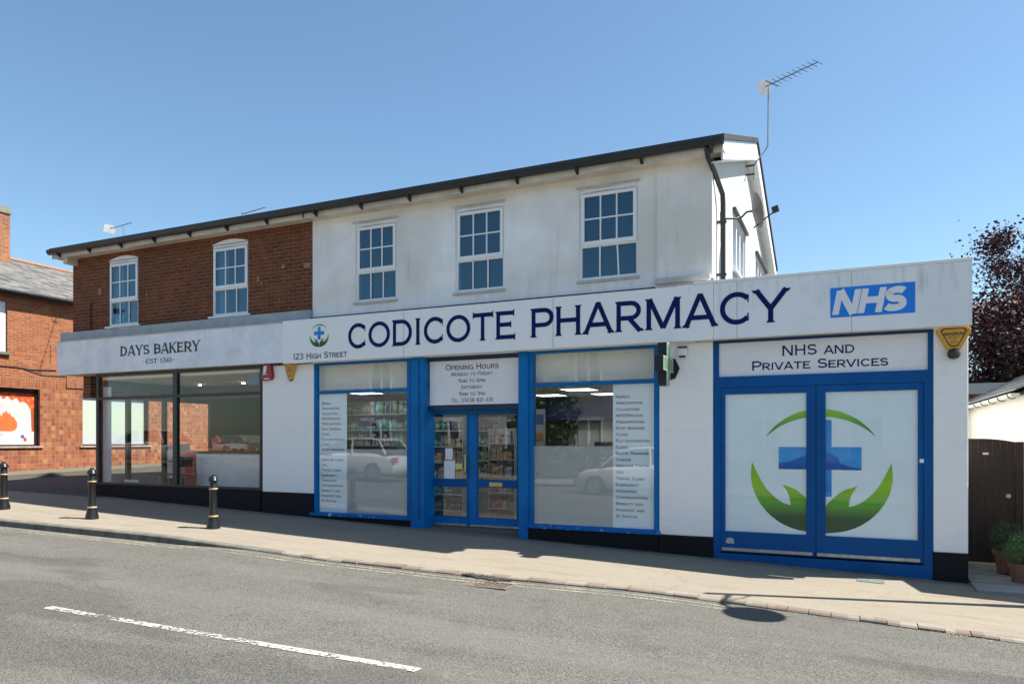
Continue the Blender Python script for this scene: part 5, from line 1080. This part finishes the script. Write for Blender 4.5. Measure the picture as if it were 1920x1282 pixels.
for f in m2.f: tw.quad(*[(TX-.1462-abs(m2.v[i][1]), yt(-3)+(yt(12)-yt(-3))*m2.v[i][0], zX(4, 817, TX)+(zX(4, 811, TX)-zX(4, 817, TX))*m2.v[i][2]) for i in f])
obj('lettering', tw, M('grey_ink', (.3, .3, .32), .5), pa_, smooth=False)
blob([(45, 815), (51, 815.3), (51, 821), (45, 820.7)], M('logo_blue', (.04, .1, .5), .5), 'printed_logo', TX-.1464); blob([(50, 820), (54, 820), (56, 824), (54, 828), (50, 825)], M('logo_red', (.7, .05, .06), .5), 'printed_logo', TX-.1458)
pp = thing('blank_window_sheet', 'pale green and white sheet filling the second window of the tiled wall', 'poster', (TX-.15, w2a+1, wz0+.04))
obj('sheet', MB().box(TX-.17, TX-.15, w2a+.07, w2a+2.33, pz0, pz1), vgrad('pale_sheet', [(0, (.42, .45, .5)), (.35, (.43, .5, .42)), (.75, (.44, .51, .43)), (1, (.4, .46, .5))], 0, hpz), pp)
# cables and pipe on the tiled building
wr = MB(); wr.tube([(TX+.02, yt(0), zX(0, 685, TX)), (TX+.02, yt(30), zX(30, 688, TX)), (TX+.02, yt(60), zX(60, 692.5, TX)), (TX+.02, yt(105), zX(105, 694, TX))], .012, 6); wr.tube([(TX+.02, yt(40), zX(40, 689, TX)), (TX+.02, yt(80), zX(80, 703, TX)), (TX+.02, yt(124), zX(124, 705, TX)), (TX+.02, yt(124), zX(124, 727, TX)), (TX+.02, yt(160), zX(160, 729, TX))], .01, 6)
obj('cable', wr, DKMET, tb_)

# ================================================================= RIGHT SIDE: gate, low house, pots, tree, lamp post
YG = 12.25; gx0, gx1 = XR+.02, sx(1903, YG); gzb = sz(1850, 1058, YG)
NXW = sx(1916, YG)+.02
gt = thing('garden_gate', 'dark brown arched wooden gate between the pharmacy and the low white house', 'gate', ((gx0+gx1)/2, YG, gzb))
nb = 8; GW = M('dark_stained_wood', (.022, .010, .006), .5, .3, 6, .3)
for i in range(nb):
    a, b = gx0+(gx1-gx0)*i/nb+.0012, gx0+(gx1-gx0)*(i+1)/nb-.0012
    f_ = lambda x_: sz(1850, 822, YG)-1.0*max(0, x_-(gx0+.3))**2*.30-.10*max(0, gx0+.1-x_)
    obj('board', MB().prism([(a, gzb+.03), (b, gzb+.03), (b, f_(b)), (a, f_(a))], YG, YG+.025), GW, gt, .003)
obj('back_rail', MB().box(gx0, gx1, YG+.026, YG+.06, gzb+.3, gzb+.42), GW, gt); obj('back_rail', MB().box(gx0, gx1, YG+.026, YG+.06, gzb+1.2, gzb+1.32), GW, gt)
obj('post', MB().box(gx1+.002, gx1+.1, YG-.03, YG+.08, gzb-.1, sz(1910, 828, YG)), GW, gt, .005)
q = P(1890, 929, YG); obj('knob', MB().tube([(q.x, YG-.001, q.z), (q.x, YG-.03, q.z), (q.x, YG-.045, q.z)], .03, 14), BRASS, gt, smooth=True); obj('ring_latch', MB().tube([(q.x+.0, YG-.008, q.z-.06), (q.x+.03, YG-.014, q.z-.1), (q.x, YG-.014, q.z-.14), (q.x-.03, YG-.014, q.z-.1), (q.x, YG-.008, q.z-.06)], .006, 6), DKMET, gt)
q = P(1848, 850, YG); obj('number_plate', MB().box(q.x-.035, q.x+.035, YG-.006, YG-.001, q.z-.015, q.z+.015), CEI, gt)
obj('step', MB().box(gx0, gx1+.1, YG-.08, YG+.15, gzb-.2, gzb+.02), M('step_stone', (.45, .42, .35), .8, .2), gt)
lh = thing('low_white_house', 'low white rendered outbuilding with slate roof and white gutter beside the gate', 'building', (NXW, 14, pz(2, 12)))
LHW = M('cream_render', (.86, .83, .72), .8, .06, 3, .2)
obj('side_wall', MB().box(NXW, NXW+.25, YG+.15, 19, -2.2, .68), LHW, lh); obj('front_wall', MB().box(NXW, NXW+5.5, YG-.1, YG+.149, -2.2, .68), LHW, lh)
obj('shadow_wing', MB().box(2.75, 8.2, 10.9, YG-.11, -2.3, 1.15), LHW, lh); obj('shadow_wing_roof', MB().prismx([(10.8, 1.15), (12.12, 1.75), (12.12, 1.15)], 2.7, 8.3), ROOFT, lh)  # unseen wing, added out of frame to throw shade on slabs and pavement
obj('end_wall', MB().box(XR+.0, NXW, 18.75, 19, -2.2, .1), LHW, lh)
sl2 = M('low_slate', (.15, .155, .16), .8, .35, 7, .6); rr_ = MB(); ca, cb2 = (NXW-.14, .66), (NXW+2.8, 2.2)
NR = 12
for i in range(NR):
    f0, f1 = i/NR, (i+1)/NR+.012; xa_, za_ = ca[0]+(cb2[0]-ca[0])*f0, ca[1]+(cb2[1]-ca[1])*f0+.03; xb_, zb2 = ca[0]+(cb2[0]-ca[0])*f1, ca[1]+(cb2[1]-ca[1])*f1
    y = YG-.25
    while y < 19.2:
        w_ = .24+.02*random.random(); rr_.prism([(xa_, za_+.0), (xb_, zb2+.004), (xb_, zb2+.02), (xa_, za_+.02+random.uniform(0, .006))], y, y+w_-.006); y += w_
obj('roof', rr_, sl2, lh); obj('roof_deck', MB().prism([(ca[0]+.02, ca[1]-.03), (cb2[0], cb2[1]-.04), (cb2[0]+2.8, ca[1]-.04)], YG-.2, 19.1), DKMET, lh)
ge = MB(); gy = [YG-.3, 19.2]
ge.prism([(NXW-.15+.055*math.cos(R(a)), .64-.055*math.sin(R(a))) for a in range(0, 181, 20)]+[(NXW-.2, .645), (NXW-.1, .645)], gy[0], gy[1]); obj('gutter', ge, CEI, lh)
y = YG-.1
while y < 19: obj('gutter_bracket', MB().tube([(NXW-.15+.062*math.cos(R(a)), y, .64-.062*math.sin(R(a))) for a in range(0, 181, 30)], .008, 6), DKMET, lh); y += .75
fo = thing('flat_roof_shed', 'small flat-roofed shed behind the white wall at the right', 'shed', (2.6, 21, -1.8)); obj('shed_wall', MB().box(1.9, 5, 20.5, 23, -2, 1.1), M('shed_wood', (.12, .09, .07), .8, .3, 5), fo); obj('flat_roof', MB().box(1.7, 5.2, 20.3, 23.2, 1.101, 1.35), M('pale_roof_edge', (.4, .42, .4), .6), fo)
# paving slabs before the gate
SLAB = M('pale_slab', (.26, .255, .24), .8, .12, 5, .2)
ps_ = thing('paving_slabs', 'pale square paving slabs laid in front of the wooden gate', 'paving', (2, 11.6, pz(2, 11.6)))
for i in range(4):
    for j in range(3):
        a, b = XR+.03+i*.6, XR+.03+i*.6+.59; c, d_ = YG-.1-(j+1)*.55, YG-.1-j*.55-.012
        z_ = pz(a, c)+.03; obj('slab', MB().box(a, b, c, d_, z_-.1, z_), SLAB, ps_, .004)
# potted shrubs
TER = M('terracotta', (.22, .10, .06), .8, .25, 8, .2)
def shrub(px, pyb, Y, rad, lab, leafc, seed, hgt=.3):
    X_ = sx(px, Y); zb = sz(px, pyb, Y); t = thing('potted_shrub', lab, 'potted plant', (X_, Y, zb), 'potted box shrubs by the gate')
    obj('pot', MB().lathe((X_, Y, zb), [(rad*.62, 0), (rad*.8, hgt*.82), (rad*.92, hgt*.83), (rad*.94, hgt), (rad*.8, hgt), (rad*.78, hgt*.9)], 24), TER, t, smooth=True)
    obj('soil', MB().lathe((X_, Y, zb+hgt*.9), [(rad*.78, 0), (rad*.1, .02)], 16), ROOFT, t)
    r_ = random.Random(seed); m = MB()
    for i in range(2600):
        d = Vector((r_.gauss(0, 1), r_.gauss(0, 1), r_.gauss(0, 1))).normalized(); rr2 = rad*1.15*(1+.13*math.sin(d.x*7+seed)*math.cos(d.y*6)+.1*math.sin(d.z*9))*r_.uniform(.72, 1.03)
        c = Vector((X_, Y, zb+hgt+rad*.8))+d*rr2; s_ = r_.uniform(.007, .014); u_ = (d.orthogonal().normalized()+Vector((r_.uniform(-1, 1), r_.uniform(-1, 1), r_.uniform(-1, 1)))*.7).normalized()*s_; v_ = (d+Vector((r_.uniform(-1, 1), r_.uniform(-1, 1), r_.uniform(-1, 1)))*.9).cross(u_).normalized()*s_*.6
        m.quad(c-u_, c-v_, c+u_, c+v_)
    obj('foliage', m, leafc, t, smooth=False)
    obj('stem', MB().tube([(X_, Y, zb+hgt*.8), (X_, Y, zb+hgt+rad*.8)], .015, 6), DKW, t)
shrub(1890, 1073, 11.75, .2, 'dark green round shrub in a brown pot against the gate', M('box_leaf_dark', (.025, .06, .018), .5, .4, 30), 1, .3)
shrub(1919, 1099, 11.2, .19, 'lighter green clipped shrub in a terracotta pot at the right picture edge', M('box_leaf', (.06, .15, .03), .5, .4, 30), 2, .3)

# trees
def tree(x, y, z, hgt, crown, n, lc, lab, seed, name, leaf=.08, trunk_r=.22, low=.25):
    r_ = random.Random(seed); t = thing(name, lab, 'tree', (x, y, z)); tr = MB(); lim = []
    top = Vector((x, y, z+hgt*.8)); tr.tube([(x, y, z), (x+.1, y, z+hgt*.25), (x-.05, y+.1, z+hgt*.5), tuple(top)], trunk_r, 10, .05)
    cl = []
    for i in range(64):
        h0 = z+hgt*r_.uniform(.12, .7); a = r_.uniform(0, 2*math.pi); L_ = crown*r_.uniform(.55, 1.08); el = r_.uniform(.1, .9)
        p0_ = Vector((x, y, h0)); p2 = p0_+Vector((math.cos(a)*L_*math.cos(el), math.sin(a)*L_*math.cos(el), L_*math.sin(el)*1.0)); p1_ = (p0_+p2)/2+Vector((0, 0, .12*L_))
        tr.tube([p0_, p1_, p2], .05, 5, .008); 
        for f_ in (.5, .7, .85, 1.0): cl.append((p0_.lerp(p2, f_)+Vector((r_.gauss(0, .3), r_.gauss(0, .3), r_.gauss(0, .25)))*crown*.25, crown*r_.uniform(.12, .26)))
        for q_ in range(3):
            e_ = p2+Vector((r_.gauss(0, 1), r_.gauss(0, 1), r_.gauss(0, .8)))*crown*.16; tr.tube([p1_, (p1_+e_)/2, e_], .018, 4, .004)
    obj('trunk', tr, M(name+'_bark', (.09, .075, .06), .9, .3, 9, .5), t)
    m = MB()
    for i in range(n):
        c, rd = cl[r_.randrange(len(cl))]; d = Vector((r_.gauss(0, 1), r_.gauss(0, 1), r_.gauss(0, .8))); p_ = c+d*rd*.42
        s_ = leaf*r_.uniform(.6, 1.2); u_ = Vector((r_.uniform(-1, 1), r_.uniform(-1, 1), r_.uniform(-.6, .6))).normalized()*s_; v_ = Vector((r_.uniform(-1, 1), r_.uniform(-1, 1), r_.uniform(-1, 1))).cross(u_).normalized()*s_*.62
        m.quad(p_-u_, p_-v_, p_+u_, p_+v_)
    nt = NT(name+'_leaf'); wn_ = nt.noise(2.2, 3); wn2 = nt.noise(14, 1); nt.fin(nt.mix(nt.ramp(nt.math('ADD', nt.math('MULTIPLY', wn_, .5), nt.math('MULTIPLY', wn2, .5)), .35, .65), lc[0], lc[1]), .6, .3)
    obj('crown', m, nt.m, t, smooth=False)
tree(6.9, 28.5, -1.6, 8.3, 4.7, 105000, ((.02, .010, .012), (.12, .035, .04)), 'dark purple copper beech behind the low white house', 11, 'copper_beech', .068)

tree(7.2, 26, -1.6, 4.7, 3.2, 30000, ((.014, .016, .010), (.06, .03, .025)), 'dark low shrubby tree under the copper beech behind the flat-roofed shed', 21, 'shrub_tree', .075, .1)
# street lamp just outside the right edge, its shadow falls across the pavement
lx, ly = 2.2, 10.1; lzb = pz(lx, ly)
lp = thing('street_lamp', 'dark street lamp post with a round lantern on an arm at the right', 'street lamp', (lx, ly, lzb))
obj('post', MB().tube([(lx, ly, lzb), (lx, ly, lzb+1.2)], .07, 12).tube([(lx, ly, lzb+1.2), (lx, ly, lzb+6.0)], .055, 12, .042), DKMET, lp, smooth=True)
obj('arm', MB().tube([(lx, ly, lzb+5.6), (lx+.03, ly-.4, lzb+5.65), (lx+.08, ly-.83, lzb+5.3)], .035, 8).tube([(lx, ly, lzb+5.2), (lx+.04, ly-.45, lzb+5.62)], .015, 6), DKMET, lp)
obj('lantern', MB().lathe((lx+.08, ly-.83, lzb+5.1), [(.33, 0), (.33, .03), (.2, .12), (.06, .18), (.03, .26)], 24), DKMET, lp, smooth=True)

# ================================================================= ACROSS THE ROAD (seen mirrored in the glass)
oh = thing('weatherboard_house', 'grey weatherboarded house across the road with white windows', 'building', (-6, -7, -1.8))
def oz(x): return rz(x, -.5)
WB = NT('weatherboard'); xyz = WB.sep(); sawt = WB.math('FRACT', WB.math('MULTIPLY', xyz[2], 6.0)); WB.bump(sawt, .8, .02); WB = WB.fin(WB.mix(WB.math('GREATER_THAN', sawt, .93), (.62, .6, .55), (.3, .28, .25)), .8)
hw = [(x_, x_+1.2, z0, z0+1.5) for z0 in (-.6, 2.3) for x_ in (-21, -17.5, -14, -10.5, -7, -3.5, 0, 3.5)]
obj('boarded_wall', MB().wall(-24, 7, -2.2, 4.6, -7.2, -7, hw), WB, oh)
obj('roof', MB().prismx([(-6.6, 4.5), (-10.5, 7), (-14.4, 4.5)], -24.3, 7.3), ROOFT, oh)
obj('back_wall', MB().box(-24, 7, -14, -13.8, -2.2, 4.6), WB, oh)
for (a, b, c, d_) in hw:
    o = obj('window', MB().wall(a, b, c, d_, -7.12, -6.96, [(a+.08, (a+b)/2-.03, c+.08, d_-.08), ((a+b)/2+.03, b-.08, c+.08, d_-.08)]), UPVC, oh); obj('pane', MB().box(a+.05, b-.05, -7.08, -7.07, c+.05, d_-.05), ROOM, o)
tree(-11, -4.4, -1.6, 4.6, 1.7, 7000, ((.03, .07, .015), (.12, .2, .04)), 'green garden tree across the road before the boarded house', 5, 'garden_tree', .1, .1)
hd = MB(); r_ = random.Random(9)
for i in range(9000):
    x_ = r_.uniform(-17, 3); p_ = Vector((x_, -5+r_.gauss(0, .25), oz(x_)+.1+r_.uniform(0, 1.15+.2*math.sin(x_*2)))); u_ = Vector((r_.gauss(0, 1), r_.gauss(0, 1), r_.gauss(0, 1))).normalized()*.07; v_ = u_.orthogonal()*.6; hd.quad(p_-u_, p_-v_, p_+u_, p_+v_)
one('garden_hedge', hd, M('hedge_leaf', (.05, .12, .025), .6, .4, 8), 'green garden hedge along the far side of the road', 'hedge', smooth=False)
# parked white hatchback, lofted body
CARP = M('white_car_paint', (.75, .75, .76), .2, .03); CGL = M('dark_car_glass', (.02, .025, .03), .05, .1); TYR = M('tyre', (.02, .02, .02), .8)
def car(x, y, lab, flip=1):
    z = rz(x, y); t = thing('parked_car', lab, 'car', (x, y, z), 'white cars parked across the road')
    st = [(-2.05, .35, .62, .62), (-1.95, .22, .85, .78), (-1.5, .18, .93, .88), (-.9, .18, .98, .9), (0, .18, .98, .9), (1.0, .18, .93, .9), (1.7, .2, .82, .84), (2.05, .3, .66, .68)]
    m = MB(); K_ = 12
    def ring(xx, zb, zt, hw_):
        return [(x+flip*xx, y+hw_*math.copysign(abs(math.cos(2*math.pi*k/K_))**.5, math.cos(2*math.pi*k/K_)), z+(zb+zt)/2+(zt-zb)/2*math.copysign(abs(math.sin(2*math.pi*k/K_))**.5, math.sin(2*math.pi*k/K_))) for k in range(K_)]
    def loft(m, stt):
        n0 = len(m.v)
        for s_ in stt: m.v += ring(*s_)
        for i in range(len(stt)-1):
            for k in range(K_): m.f.append((n0+i*K_+k, n0+i*K_+(k+1) % K_, n0+(i+1)*K_+(k+1) % K_, n0+(i+1)*K_+k))
        m.f.append(tuple(n0+k for k in range(K_))); m.f.append(tuple(n0+(len(stt)-1)*K_+k for k in range(K_)))
        return m
    obj('body', loft(m, st), CARP, t, smooth=True)
    obj('cabin_glass', loft(MB(), [(-1.75, .85, .92, .7), (-1.35, .85, 1.32, .68), (-.9, .85, 1.4, .67), (.3, .85, 1.4, .67), (.6, .85, 1.3, .68), (1.2, .85, .95, .74)]), CGL, t, smooth=True)
    obj('roof_panel', loft(MB(), [(-1.45, 1.36, 1.42, .56), (-.9, 1.385, 1.46, .62), (.2, 1.385, 1.45, .62), (.45, 1.34, 1.41, .58)]), CARP, t, smooth=True)
    pl_ = MB()
    for sy_ in (-1, 1):
        for (a, b) in (((-1.7, .9), (-1.35, 1.38)), ((-.35, .9), (-.3, 1.4)), ((1.15, .93), (.5, 1.38))): pl_.tube([(x+flip*a[0], y+sy_*.74, z+a[1]), (x+flip*b[0], y+sy_*.66, z+b[1])], .035, 6)
    obj('pillars', pl_, CARP, t)
    for wx_ in (-1.25, 1.3):
        for sy_ in (-1, 1):
            w_ = MB().tube([(x+flip*wx_, y+sy_*.72, z+.32), (x+flip*wx_, y+sy_*.93, z+.32)], .32, 20); wo = obj('wheel', w_, TYR, t, .02); obj('rim', MB().tube([(x+flip*wx_, y+sy_*.931, z+.32), (x+flip*wx_, y+sy_*.94, z+.32)], .2, 16), STEEL, wo)
    for sy_ in (-1, 1): obj('rear_lamp', MB().box(x-flip*2.0-.05, x-flip*2.0+.05, y+sy_*.66-.12, y+sy_*.66+.12, z+.68, z+.8), RED, t); obj('headlight', MB().box(x+flip*1.93-.08, x+flip*1.93+.08, y+sy_*.6-.14, y+sy_*.6+.14, z+.56, z+.68), CGL, t)
car(-5.45, .85, 'white hatchback parked across the road nearest the camera', -1); car(-15.75, 1.0, 'white hatchback parked across the road in the middle of the row', -1); car(-26.3, 1.0, 'white hatchback parked across the road at the far left', -1)
bpy.data.objects['camera'].location = (0, 0, 0)
